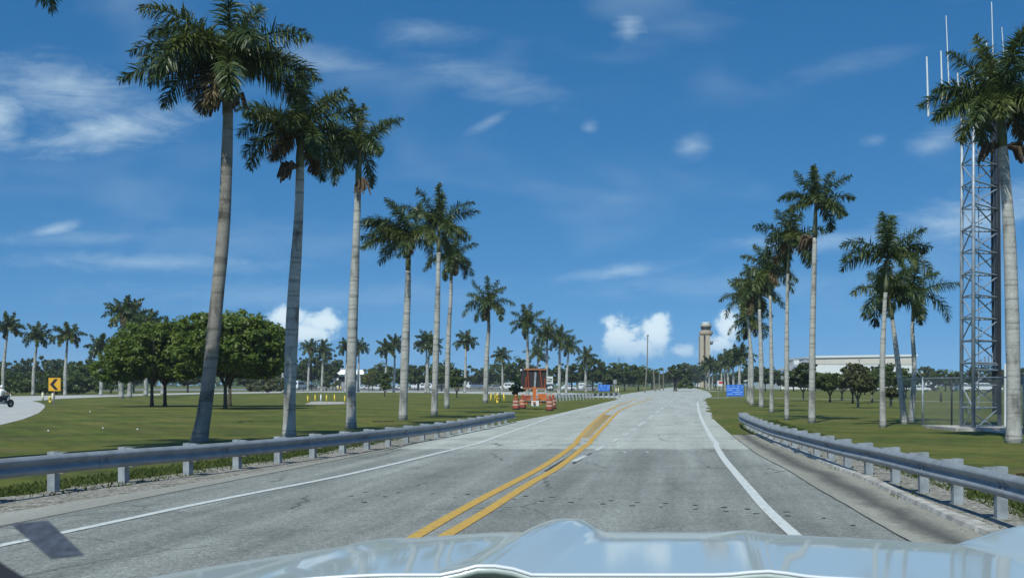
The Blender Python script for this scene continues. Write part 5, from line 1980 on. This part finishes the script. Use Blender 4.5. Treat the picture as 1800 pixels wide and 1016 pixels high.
def message_board():
    X, Y = G(938, 719)
    k = Y / F
    x = lambda px: (px - CX) * k
    z = lambda py: HC + (HZ - py) * k
    root = thing('message_board_trailer', 'orange trailer mounted message board turned away from the road', 'message board', (X, Y, 0))
    mb = MB()
    mb.box((x(938), Y, (z(649.5) + z(681)) / 2), ((961 - 916) * k, .22, z(649.5) - z(681)))
    pn = mesh_obj('sign_panel', mb, MG['boardback'], root)
    mb = MB()
    mb.box((x(941), Y - .02, z(649)), ((961 - 921) * k, .40, .12))
    mb.box((x(938), Y - .02, z(682.3)), ((963 - 920) * k, .34, .10))
    mesh_obj('panel_frame', mb, MG['frame_tan'], pn)
    for (a, b, c, d) in ((927.5, 650, 929.5, 683), (949, 650, 953, 683), (925, 662, 924.5, 686), (958.5, 664, 957.5, 684)):
        mb = MB()
        mb.tube([(x(a), Y - .17, z(b)), (x(c), Y - .17, z(d))], .045, 5)
        mesh_obj('brace', mb, MG['orange_dk'], pn)
    mb = MB()
    mb.tube([(x(941.5), Y - .24, z(654)), (x(940), Y - .24, z(684))], .085, 8)
    mesh_obj('mast_tube', mb, MG['post'], root)
    mb = MB()
    mb.box((x(939.4), Y - .24, (z(680) + z(705)) / 2), (.26, .24, z(680) - z(705)))
    mesh_obj('mast_sleeve', mb, MG['orange'], root)
    mb = MB()
    mb.box((x(938), Y, .50), (2.9, .7, .12))
    mb.box((x(938), Y - 1.4, .5), (.12, 2.2, .12))
    mb.box((x(925), Y - .1, .42), (.14, 1.4, .12))
    mb.box((x(950), Y - .1, .42), (.14, 1.4, .12))
    mesh_obj('chassis', mb, MG['orange'], root)
    mb = MB()
    mb.box((x(953), Y - .25, .88), (.62, .55, .46))
    mesh_obj('battery_box', mb, MG['orange'], root)
    mb = MB()
    mb.box((x(926), Y - .25, .82), (.55, .5, .36))
    mesh_obj('tool_box', mb, MG['orange_dk'], root)
    for sx in (929, 947):
        w = mesh_obj('wheel', wheel_mb(.33, .2), MG['dark'], root, True)
        w.data.transform(Matrix.Rotation(math.pi / 2, 4, 'Z'))
        w.location = (x(sx) - X, -.1, .33)
        mb = MB()
        mb.box((x(sx), Y - .1, .70), (.30, .85, .06))
        mesh_obj('mudguard', mb, MG['orange'], root)
    mb = MB()
    mb.box((x(940.3), Y - .62, z(708.5)), (.54, .02, .37))
    pl = mesh_obj('notice_plate', mb, MG['white'], root)
    mb = MB()
    for (dz, w) in ((.10, .10), (.05, .14), (0.0, .09), (-.05, .14), (-.1, .12)):
        mb.box((x(940.3), Y - .635, z(708.5) + dz), (w, .006, .03))
    mesh_obj('plate_lettering', mb, MG['black'], pl)
    for (px, py) in ((916, 650.5), (917, 681)):
        mb = MB()
        mb.lathe([(.0, -.08), (.08, -.04), (.08, .05), (0.0, .08)], (x(px), Y - .15, z(py)), 10)
        mesh_obj('lamp', mb, MG['white'], root)


message_board()


def drums():
    proto = thing('traffic_drum', 'x', 'traffic drum')
    bands = [(.0, .12, .30, 'dark'), (.12, .34, .285, 'orange_dk'), (.34, .48, .275, 'white'), (.48, .62, .265, 'orange_dk'), (.62, .76, .255, 'white'), (.76, .92, .245, 'orange_dk')]
    mb = MB()
    for (z0, z1, r, m) in bands:
        mb.cur = {'dark': 2, 'orange_dk': 0, 'white': 1}[m]
        mb.lathe([(r, z0), (r * .985, z1 - .012), (r * .955, z1)], n=14)
    mesh_obj('drum_body', mb, [MG['orange_dk'], MG['faded_band'], MG['dark']], proto, local=True)
    mb = MB()
    mb.lathe([(.20, .92), (.17, .96), (.05, .97), (.045, 1.06), (.02, 1.07)], n=12)
    mesh_obj('lid', mb, MG['orange_dk'], proto, local=True)
    mb = MB()
    mb.lathe([(.07, 1.04), (.10, 1.08), (.10, 1.2), (.06, 1.24)], n=10)
    mesh_obj('warning_lamp', mb, MG['orange'], proto, local=True)
    first = True
    for px, py, lb in ((907, 720, 'orange and white drum left of the message board trailer'), (919, 718, 'orange and white drum tucked against the trailer tool box'),
                       (966, 722, 'orange and white drum right of the message board trailer'), (972, 718.5, 'shaded drum behind the right hand one by the trailer')):
        o = proto if first else copy_tree(proto)
        first = False
        x, y = G(px, py)
        o.location = (x, y, 0)
        o.scale = (.86, .86, .86)
        tag(o, lb, 'traffic drum', 'drums around the message board')


drums()


def sign(label, name, px, base_py, rect, panel_m, posts, post_m, Y=None, th=.03, lettering=None, cat='sign', post_r=.035):
    """rect: x0,y0,x1,y1 of the panel in photo pixels"""
    if Y is None:
        Y = G(px, base_py)[1]
    k = Y / F
    x = lambda p: (p - CX) * k
    z = lambda p: HC + (HZ - p) * k
    root = thing(name, label, cat, (x(px), Y, 0))
    mb = MB()
    mb.box(((x(rect[0]) + x(rect[2])) / 2, Y, (z(rect[1]) + z(rect[3])) / 2), (x(rect[2]) - x(rect[0]), th, z(rect[1]) - z(rect[3])))
    pn = mesh_obj('panel', mb, MG[panel_m], root)
    for p in posts:
        mb = MB()
        mb.tube([(x(p), Y + th + post_r * .6, -.05), (x(p), Y + th + post_r * .6, z(rect[1]) - .05)], post_r, 6)
        mesh_obj('post', mb, MG[post_m], root)
    if lettering:
        for (m, boxes) in lettering:
            mb = MB()
            for (a, b, c, d) in boxes:
                mb.box(((x(a) + x(c)) / 2, Y - th / 2 - .004, (z(b) + z(d)) / 2), (x(c) - x(a), .008, z(b) - z(d)))
            mesh_obj('lettering', mb, MG[m], pn)
    return root, Y, x, z, pn


# chevron sign
root, Y, x, z, pn = sign('yellow sign with a black chevron pointing left', 'chevron_sign', 95, 716, (85.5, 664, 106.5, 687), 'sign_yellow', [95], 'wood', post_r=.05)
mb = MB()
mb.prism([(x(88), z(675.5)), (x(96), z(666)), (x(102), z(666)), (x(94.5), z(675.5)), (x(102.5), z(685)), (x(96.5), z(685))], Y - .028, Y - .017)
mesh_obj('chevron', mb, MG['black'], pn)
# blue signs
bars = []
rg = random.Random(4)
for row in range(5):
    yy = 678.2 + row * 3.4
    xx = 1278.5
    while xx < 1304:
        w = rg.uniform(1.0, 3.6)
        if rg.random() < .72:
            bars.append((xx, yy, min(1305.5, xx + w), yy + 1.3))
        xx += w + rg.uniform(.5, 1.1)
sign('large blue information sign on two posts right of the road', 'blue_sign', 1291, 699, (1277, 676, 1307, 696), 'blue', [1279.5, 1304], 'grey', lettering=[('ltblue', bars)])
bars = []
for row in range(3):
    xx = 1053.0
    while xx < 1070:
        w = rg.uniform(1.0, 3.0)
        if rg.random() < .7:
            bars.append((xx, 677.4 + row * 3.2, min(1071, xx + w), 678.5 + row * 3.2))
        xx += w + rg.uniform(.5, 1)
sign('smaller blue information sign on the left verge of the far road', 'blue_sign', 1061, 692, (1051.5, 676, 1072, 687.5), 'blue', [1054, 1069], 'grey', lettering=[('ltblue', bars)], Y=230)
# white notice with a dark arrow board under it beside the drums
rows = [(960.5, 664.5, 964, 666), (964.8, 665.5, 970.5, 667.2), (961, 668.5, 970, 670), (961.5, 671, 969, 671.8)]
root, Y, x, z, pn = sign('white notice above a black arrow board beside the traffic drums', 'route_sign', 966, 706, (958.5, 661.5, 972, 674.5), 'white', [961, 969.5], 'grey', lettering=[('black', rows)])
mb = MB()
mb.box(((x(960.5) + x(973)) / 2, Y, (z(676) + z(686)) / 2), (x(973) - x(960.5), .03, z(676) - z(686)))
ab = mesh_obj('arrow_panel', mb, MG['cardark'], root)
mb = MB()
mb.prism([(x(961.5), z(681.5)), (x(965), z(678.5)), (x(965), z(680.5)), (x(968.5), z(677.5)), (x(971.5), z(680)), (x(970), z(684)), (x(968.5), z(681.5)), (x(965.5), z(682.3)), (x(965), z(684))], Y - .026, Y - .016)
mesh_obj('arrow', mb, MG['white'], ab)
mb = MB()
mb.box((x(966), Y + .1, .45), (.55, .4, .9))
mesh_obj('concrete_foot', mb, MG['kerb'], root)
# small signs
sign('grey back of a road sign beside the short yellow posts', 'road_sign', 1081, 692, (1078, 667.5, 1084, 674.5), 'grey', [1081], 'grey', Y=215, post_r=.05)
sign('red and white board under the far palms on the right', 'red_sign', 1266, 690, (1261.5, 669, 1270, 678.5), 'white', [1263, 1268.5], 'grey', Y=262, lettering=[('red', [(1263.5, 670, 1270, 674.5)])])
sign('green street name plate on a thin post right of the road', 'street_sign', 1263, 700, (1258.5, 684.4, 1267.5, 686.2), 'shaft', [1263], 'grey', Y=168, post_r=.03)
t = thing('street_lamp', 'small white lamp on a grey post right of the blue sign', 'street lamp', (*G(1311, 699), 0))
xx, yy = G(1311, 699); k = yy / F
mb = MB(); mb.tube([(xx, yy, 0), (xx, yy, HC + (HZ - 670) * k)], .05, 6); mesh_obj('post', mb, MG['grey'], t)
mb = MB(); mb.box((xx - .05, yy, HC + (HZ - 669) * k), (.48, .22, .12), mat=Matrix.Rotation(-.2, 3, 'Y')); mesh_obj('lamp_head', mb, MG['white'], t)
# poles along the far road
for lb, px, top, Y, lean, r in (('tall wooden utility pole left of the far road', 1133.5, 592, 250, 1.2, .13), ('leaning pale pole right of the tall utility pole', 1152, 648, 300, -.9, .2), ('short grey pole rising from the green trees', 1088, 628, 330, 0, .14),
                                ('thin pole left of the median tree', 1166, 646, 330, 0, .12), ('thin post beside the leaning pale pole', 1159, 655, 320, 0, .16)):
    k = Y / F
    X = (px - CX) * k
    zt = HC + (HZ - top) * k
    t = thing('utility_pole', lb, 'utility pole', (X, Y, 0))
    mb = MB(); mb.tube([(X, Y, 0), (X + lean * .4, Y, zt * .5), (X + lean * .5, Y, zt)], [r * 1.3, r, r * .7], 7)
    mesh_obj('pole', mb, MG['bark_pale'], t)
    if top < 600:
        mb = MB(); mb.lathe([(.0, -.25), (.2, -.2), (.22, .2), (.1, .3)], (X + lean * .5, Y, zt + .2), 8); mesh_obj('pole_cap', mb, MG['grey'], t)

# ---------------------------------------------------------------- bollards, hydrants


def bollard_at(X, Y, h, m, label, group, r=.075, name='bollard', cat='bollard', lean=0.0):
    t = thing(name, label, cat, (X, Y, 0), 0, group)
    mb = MB()
    mb.tube([(X, Y, 0), (X + lean, Y, h - .03)], r, 10)
    mesh_obj('pipe', mb, MG[m], t, True)
    mb = MB()
    mb.lathe([(r, h - .035), (r * .85, h + .02), (r * .4, h + .05)], (X + lean, Y, 0), 10)
    mesh_obj('cap', mb, MG[m], t, True)
    return t


x0, y0 = G(573, 708)
sl = MB()
sl.add([(*G(536, 710.5), .02), (*G(560, 711), .02), (*G(600, 710.3), .02), (*G(609, 709.6), .02), (*G(607, 707.2), .05), (*G(580, 706.6), .05), (*G(560, 706.2), .05), (*G(546, 707), .05)], [(0, 1, 2, 3, 4, 5, 6, 7)])
pts8 = [v for v in sl.v]
sl.add([(v[0], v[1], -.02) for v in pts8] + [(v[0], v[1], v[2] - .0005) for v in pts8], [(i, (i + 1) % 8, 8 + (i + 1) % 8, 8 + i) for i in range(8)])
tag(mesh_obj('concrete_slab', sl, MG['kerb']), 'pale concrete slab under the row of yellow bollards', 'slab')
for px, py, m, lb in ((541, 709, 'yellow', 'leftmost yellow bollard of the row on the concrete slab'), (554, 707.5, 'yellow', 'yellow bollard just left of the white pipe'), (564, 707, 'white', 'white pipe among the yellow bollards'),
                      (574, 707.5, 'yellow', 'yellow bollard just right of the white pipe'), (588, 707, 'yellow', 'yellow bollard second from the right on the slab'), (606, 709, 'yellow', 'rightmost yellow bollard touching the third palm')):
    X, Y = G(px, py)
    bollard_at(X, Y, 13.2 * Y / F, m, lb, 'bollards on the concrete slab', .062)


def hydrant(px, py, label, h=.72):
    X, Y = G(px, py)
    t = thing('fire_hydrant', label, 'fire hydrant', (X, Y, 0))
    mb = MB()
    mb.lathe([(.16, 0), (.16, .06), (.11, .07), (.11, .48 * h / .72), (.14, .5 * h / .72), (.14, .55 * h / .72), (.10, .64 * h / .72), (.03, h)], (X, Y, 0), 12)
    mesh_obj('barrel', mb, MG['yellow'], t, True)
    mb = MB()
    for d in ((1, 0), (-1, 0), (0, -1)):
        c = Vector((X, Y, .40))
        mb.tube([c + Vector((d[0], d[1], 0)) * .08, c + Vector((d[0], d[1], 0)) * .2], .055, 8)
    mesh_obj('outlet', mb, MG['yellow'], t, True)


hydrant(874, 707.5, 'yellow fire hydrant between leaning yellow bollards right of the seventh palm', .9)
for px, py, ln, lb in ((862, 708.5, .08, 'leaning yellow bollard left of the hydrant by the seventh palm'), (870.5, 707, .0, 'yellow bollard directly behind the hydrant by the seventh palm'), (879, 706.5, .0, 'yellow bollard right of the hydrant by the seventh palm'), (887, 708.5, -.1, 'outer right leaning yellow bollard near the seventh palm')):
    X, Y = G(px, py)
    bollard_at(X, Y, 16.5 * Y / F, 'yellow', lb, 'bollards around the hydrant', .07, lean=ln)
hydrant(88, 707, 'yellow fire hydrant at the foot of the chevron sign', .62)
for px, py, lb in ((75, 707, 'cream post left of the hydrant near the chevron sign'), (92.5, 708.5, 'cream post beside the chevron sign')):
    X, Y = G(px, py)
    bollard_at(X, Y, 17 * Y / F, 'cream', lb, 'cream posts by the chevron sign', .10)
for i, (px, lb) in enumerate(((585.5, 'far yellow bollard below the white building, first in its row'), (590.5, 'far yellow bollard below the white building, second in its row'), (594, 'far yellow bollard below the white building, third in its row'), (598.5, 'far yellow bollard below the white building, last in its row'))):
    Y = 318
    bollard_at((px - CX) * Y / F, Y, 1.15, 'yellow', lb, 'far bollards below the white building', .13)
for px, lb in ((1083, 'left of two short cream posts by the grey road sign'), (1087, 'right of two short cream posts by the grey road sign')):
    Y = 225
    bollard_at((px - CX) * Y / F, Y, 1.0, 'cream', lb, 'cream posts by the far junction', .12)
X, Y = G(1654, 706)
bollard_at(X, Y, .9, 'dark', 'small dark post on the path left of the radio mast', None, .1, 'marker_post', 'post')

# dark rail fence along the parking lot
fx0, fx1, fy = (455 - CX) * 322 / F, (905 - CX) * 322 / F, 322
ft = thing('rail_fence', 'low dark rail fence between the loop road and the parking lot', 'fence', (fx0, fy, 0))
mb = MB()
for zz in (.45, .85):
    mb.box(((fx0 + fx1) / 2, fy, zz), (fx1 - fx0, .08, .12))
mesh_obj('rails', mb, MG['wood'], ft)
nx = int((fx1 - fx0) / 3.0)
for i in range(nx + 1):
    mb = MB()
    mb.box((fx0 + (fx1 - fx0) * i / nx, fy + .1, .5), (.14, .12, 1.0))
    mesh_obj('post', mb, MG['wood'], ft)

# ---------------------------------------------------------------- motorcyclist at the left edge


def motorcyclist():
    X, Y = G(5, 716)
    t = thing('motorcycle', 'dark cruiser motorcycle entering from the left edge on the loop road', 'motorcycle', (X, Y, 0))
    # local: heading +x (to the right, slightly away)
    for wx in (-.72, .78):
        w = mesh_obj('wheel', wheel_mb(.31, .14, 18), MG['dark'], t, True, local=True)
        w.location = (wx, 0, .31)
        mesh_obj('rim', disc_mb(.19, .06), MG['chrome'], w, local=True)
    mb = MB()
    mb.tube([(-.72, 0, .31), (-.3, 0, .55), (.25, 0, .62), (.5, 0, .86)], [.05, .09, .09, .05], 8)
    mb.tube([(.78, .07, .31), (.5, .07, .95)], .03, 6)
    mb.tube([(.78, -.07, .31), (.5, -.07, .95)], .03, 6)
    mb.tube([(-.72, .1, .31), (-.1, .1, .36)], .03, 6)
    mesh_obj('frame', mb, MG['dark'], t, True, local=True)
    mb = MB()
    mb.lathe([(.0, -.16), (.14, -.10), (.17, .02), (.10, .12), (0, .14)], (.22, 0, .78), 12, 1.6, .9)
    mesh_obj('fuel_tank', mb, MG['cardark'], t, True, local=True)
    mb = MB()
    mb.box((.05, 0, .42), (.42, .30, .34))
    mesh_obj('engine', mb, MG['chrome'], t, local=True)
    mb = MB()
    mb.lathe([(.0, -.05), (.15, -.04), (.17, .03), (.1, .06)], (-.32, 0, .70), 12, 1.9, .9)
    mesh_obj('seat', mb, MG['black'], t, True, local=True)
    for s in (-1, 1):
        mb = MB()
        mb.box((-.62, s * .25, .60), (.48, .20, .36))
        sb = mesh_obj('saddlebag', mb, MG['black'], t, local=True)
        bv = sb.modifiers.new('b', 'BEVEL'); bv.width = .05; bv.segments = 2
    mb = MB()
    mb.tube([(.5, -.38, 1.02), (.48, -.12, .98), (.48, .12, .98), (.5, .38, 1.02)], .018, 6)
    mesh_obj('handlebar', mb, MG['chrome'], t, True, local=True)
    mb = MB()
    mb.lathe([(.0, -.09), (.09, -.05), (.1, .05), (.05, .08)], (.62, 0, .88), 10)
    mesh_obj('headlight', mb, MG['chrome'], t, True, local=True)
    t.rotation_euler = (0, 0, math.radians(68))

    p = thing('person', 'person in a white shirt and dark trousers riding the motorcycle', 'person', (X, Y, 0))
    # one skinned body
    J = {'pel': (-.30, 0, .84), 'bel': (-.29, 0, 1.0), 'che': (-.22, 0, 1.22), 'nek': (-.15, 0, 1.42), 'hed': (-.12, 0, 1.52), 'top': (-.11, 0, 1.66),
         'shl': (-.19, .20, 1.36), 'ell': (.08, .30, 1.15), 'hal': (.42, .36, 1.05), 'shr': (-.19, -.20, 1.36), 'elr': (.08, -.30, 1.15), 'har': (.42, -.36, 1.05),
         'hil': (-.28, .11, .82), 'knl': (.14, .24, .74), 'anl': (.20, .22, .36), 'tol': (.38, .23, .33), 'hir': (-.28, -.11, .82), 'knr': (.14, -.24, .74), 'anr': (.20, -.22, .36), 'tor': (.38, -.23, .33)}
    E = [('pel', 'bel'), ('bel', 'che'), ('che', 'nek'), ('nek', 'hed'), ('hed', 'top'), ('che', 'shl'), ('shl', 'ell'), ('ell', 'hal'), ('che', 'shr'), ('shr', 'elr'), ('elr', 'har'), ('pel', 'hil'), ('hil', 'knl'), ('knl', 'anl'), ('anl', 'tol'), ('pel', 'hir'), ('hir', 'knr'), ('knr', 'anr'), ('anr', 'tor')]
    R = {'pel': .15, 'bel': .145, 'che': .165, 'nek': .06, 'hed': .095, 'top': .085, 'sh': .075, 'el': .05, 'ha': .04, 'hi': .10, 'kn': .07, 'an': .045, 'to': .04}
    names = list(J)
    me = bpy.data.meshes.new('body')
    me.from_pydata([J[n] for n in names], [(names.index(a), names.index(b)) for a, b in E], [])
    ob = bpy.data.objects.new('body', me)
    COL.objects.link(ob)
    ob.parent = p
    sk = ob.modifiers.new('skin', 'SKIN')
    for i, n in enumerate(names):
        r = R.get(n, R.get(n[:2], .06))
        me.skin_vertices[0].data[i].radius = (r, r)
    me.skin_vertices[0].data[0].use_root = True
    ob.modifiers.new('sub', 'SUBSURF').levels = 1
    ob.modifiers['sub'].render_levels = 1
    dg = bpy.context.evaluated_depsgraph_get()
    ev = bpy.data.meshes.new_from_object(ob.evaluated_get(dg))
    ob.modifiers.clear()
    ob.data = ev
    ev.materials.clear()
    for m in ('shirt', 'trouser', 'skin'):
        ev.materials.append(MG[m])
    for f in ev.polygons:
        c = f.center
        if c.z > 1.44 or (c.x > .02 and abs(c.y) > .2 and c.z > .95):
            f.material_index = 2
        elif c.z < .93:
            f.material_index = 1
        else:
            f.material_index = 0
        f.use_smooth = True
    mb = MB()
    mb.lathe([(.105, 1.50), (.125, 1.58), (.115, 1.66), (.07, 1.72), (.01, 1.735)], (-.115, 0, 0), 12)
    mesh_obj('helmet', mb, MG['white'], p, True, local=True)
    p.rotation_euler = (0, 0, math.radians(68))


motorcyclist()

# ---------------------------------------------------------------- litter and fallen fronds


def dry_frond(label, px, py, rz, sc=1.0):
    X, Y = G(px, py)
    rng = np.random.default_rng(int(px))
    V, Q = frond_arrays(rng, rz, 8, 1.5 * sc, 12, 16, 0, .4 * sc, 30, .05)
    V[:, 2] = np.maximum(V[:, 2] * .5 + .05, .02)
    o = link('fallen_frond', np_mesh('fallen_frond', V, Q, [MG['frond_dry']]))
    o.location = (X, Y, 0)
    tag(o, label, 'palm frond', 'fallen palm fronds')


dry_frond('dry brown fallen frond on the grass behind the right guardrail', 1786, 838, .1, 1.0)
dry_frond('dry brown fallen frond between the third and fourth palms', 656, 743, .3, .7)
dry_frond('thin dry fallen frond right of the leaning palm on the lawn', 418, 743, .1, .5)
for i, (px, py, lb) in enumerate(((158, 724, 'scrap of white litter on the lawn right of the chevron sign'), (181, 753, 'scrap of white litter nearest the curving loop road'), (241, 755, 'scrap of white litter left of the leaning palm'), (85, 758, 'crumpled pale litter in the left corner of the lawn'), (905, 735, 'white scrap at the end of the left guardrail'), (1397, 764, 'white scrap on the grass behind the right guardrail'))):
    X, Y = G(px, py)
    rg = random.Random(i)
    mb = MB()
    n = 7
    vs = []
    s = .045
    for a in range(n):
        for b in range(2):
            th = 6.28 * a / n
            vs.append((X + math.cos(th) * s * rg.uniform(.5, 1.2) * (1 if b == 0 else .6), Y + math.sin(th) * s * rg.uniform(.5, 1.2) * (1 if b == 0 else .6), .01 + b * rg.uniform(.02, .06)))
    fs = [(2 * a, 2 * ((a + 1) % n), 2 * ((a + 1) % n) + 1, 2 * a + 1) for a in range(n)] + [tuple(2 * a + 1 for a in range(n))]
    mb.add(vs, fs)
    tag(mesh_obj('litter', mb, MG['white']), lb, 'litter', 'scraps of litter on the grass')

# ---------------------------------------------------------------- the car the picture is taken from


def own_car():
    paint = bpy.data.materials.new('silver_bonnet_paint')
    paint.use_nodes = True
    b = paint.node_tree.nodes['Principled BSDF']
    b.inputs['Base Color'].default_value = (.50, .56, .54, 1)
    b.inputs['Metallic'].default_value = .12
    b.inputs['Roughness'].default_value = .4
    b.inputs['Coat Weight'].default_value = .62
    b.inputs['Coat IOR'].default_value = 1.45
    b.inputs['Coat Roughness'].default_value = .06
    b.inputs['Specular IOR Level'].default_value = .3
    root = thing('own_car', 'silver car bonnet with a central power bulge along the bottom of the view', 'car', (0.05, 1.6, 0))
    slope = .16
    # hood in car space: s lateral, t forward (distance ahead of the eye)
    def axis(t):
        return -.035 + slope * (t - 2.0)

    def hgt(s, t):
        z = 1.481 - .046 * (t - 2.0) - .048 * max(0, t - 2.55) ** 2
        fall = max(0.0, -s - .16)
        z -= .135 * fall ** 1.5 if s < 0 else 0
        z -= .055 * max(0, s - .35) ** 1.5 if s > 0 else 0
        # bulge
        w = .070 + .02 * (t - 2.0)
        hb = .014 + .022 * min(1, max(0, (t - 1.95) / 1.0))
        q = abs(s) / w
        prof = 1.0 if q < .28 else (max(0.0, 1 - (q - .28) / .8))
        prof = prof * prof * (3 - 2 * prof)
        z += hb * prof
        # crease lines
        z += .008 * math.exp(-((abs(s) - .46) / .05) ** 2)
        return z
    T = [1.98 + .035 * i for i in range(44)]
    SS = sorted(set([-.98 + .03 * i for i in range(72)]))
    vs, fs = [], []
    tf = 3.14
    for t in T:
        for s in SS:
            z = hgt(s, t)
            edge = tf - .10 * abs(s) ** 2.0
            over = max(0, t - edge)
            z -= 1.4 * over ** 1.35
            vs.append((axis(t) + s, t, z))
    n = len(SS)
    for i in range(len(T) - 1):
        for j in range(n - 1):
            fs.append((i * n + j, i * n + j + 1, (i + 1) * n + j + 1, (i + 1) * n + j))
    mb = MB()
    mb.add(vs, fs)
    ho = mesh_obj('bonnet', mb, paint, root, True)
    so = ho.modifiers.new('s', 'SOLIDIFY'); so.thickness = .012; so.offset = -1
    # bright rear lip and dark cowl
    mb = MB()
    pts = [(axis(1.98) + s, 1.965, hgt(s, 1.98) + .004) for s in SS]
    mb.tube(pts, .0035, 6)
    mesh_obj('bonnet_lip', mb, MG['carwhite'], root, True)
    mb = MB()
    a = [(axis(1.9) + s, 1.955, hgt(s, 1.98) - .012) for s in SS]
    c = [(axis(1.6) + s, 1.5, hgt(s, 1.98) - .16) for s in SS]
    mb.add(a + c, [(i, n + i, n + i + 1, i + 1) for i in range(n - 1)])
    mesh_obj('cowl', mb, MG['dark'], root, True)
    # right wing top
    mb = MB()
    vs, fs = [], []
    for i in range(24):
        t = 2.0 + .06 * i
        for j in range(14):
            s = .90 + .05 * j
            z = 1.405 + .075 * math.sin(min(1, (j + .5) / 7) * math.pi / 2) - .10 * max(0, (j - 8) / 6) ** 2 - .03 * (t - 2.2) ** 2 - .6 * max(0, t - 3.1) ** 1.4
            vs.append((axis(t) + s + .12, t + .0, z))
    for i in range(23):
        for j in range(13):
            fs.append((i * 14 + j, i * 14 + j + 1, (i + 1) * 14 + j + 1, (i + 1) * 14 + j))
    mb.add(vs, fs)
    wg = mesh_obj('wing', mb, paint, root, True)
    so = wg.modifiers.new('s', 'SOLIDIFY'); so.thickness = .01; so.offset = -1
    # windscreen permit sticker and the dark corner of the dashboard
    D = .78
    q = [P(20, 921, D), P(85, 915, D), P(148, 975, D - .06), P(90, 981, D - .06)]
    mb = MB()
    nrm = (q[1] - q[0]).cross(q[3] - q[0]).normalized() * .0004
    mb.add([v - nrm for v in q] + [v + nrm for v in q], [(0, 1, 2, 3), (7, 6, 5, 4), (0, 4, 5, 1), (1, 5, 6, 2), (2, 6, 7, 3), (3, 7, 4, 0)])
    mesh_obj('windscreen_sticker', mb, MG['sticker'], root)
    mb = MB()
    d0 = .62
    o = [P(-60, 945, d0), P(0, 987, d0), P(52, 1020, d0 - .02), P(120, 1060, d0 - .04), P(-80, 1060, d0 - .04)]
    off = Vector((0, -.03, -.02))
    m = len(o)
    mb.add(o + [v + off for v in o], [tuple(range(m)), tuple(range(2 * m - 1, m - 1, -1))] + [(i, m + i, m + (i + 1) % m, (i + 1) % m) for i in range(m)])
    mesh_obj('dashboard_corner', mb, MG['dark'], root)


MG['sticker'] = mat('sticker', (.05, .06, .082), .8, var=.5, scale=160, detail=2)
own_car()

# ---------------------------------------------------------------- air
hz_m = bpy.data.materials.new('haze_air')
hz_m.use_nodes = True
_N, _L = hz_m.node_tree.nodes, hz_m.node_tree.links
for _n in list(_N):
    _N.remove(_n)
_o = _N.new('ShaderNodeOutputMaterial')
_v = _N.new('ShaderNodeVolumePrincipled')
_v.inputs['Color'].default_value = (0.78, 0.88, 1.0, 1)
_v.inputs['Density'].default_value = 0.00019
_v.inputs['Anisotropy'].default_value = 0.0
_L.new(_v.outputs[0], _o.inputs['Volume'])
_mb = MB()
_mb.box((0, 720, 24.0), (2900, 2040, 50.0))
tag(mesh_obj('haze', _mb, hz_m), 'thin pale haze in the air over the whole place', 'haze', kind='stuff')
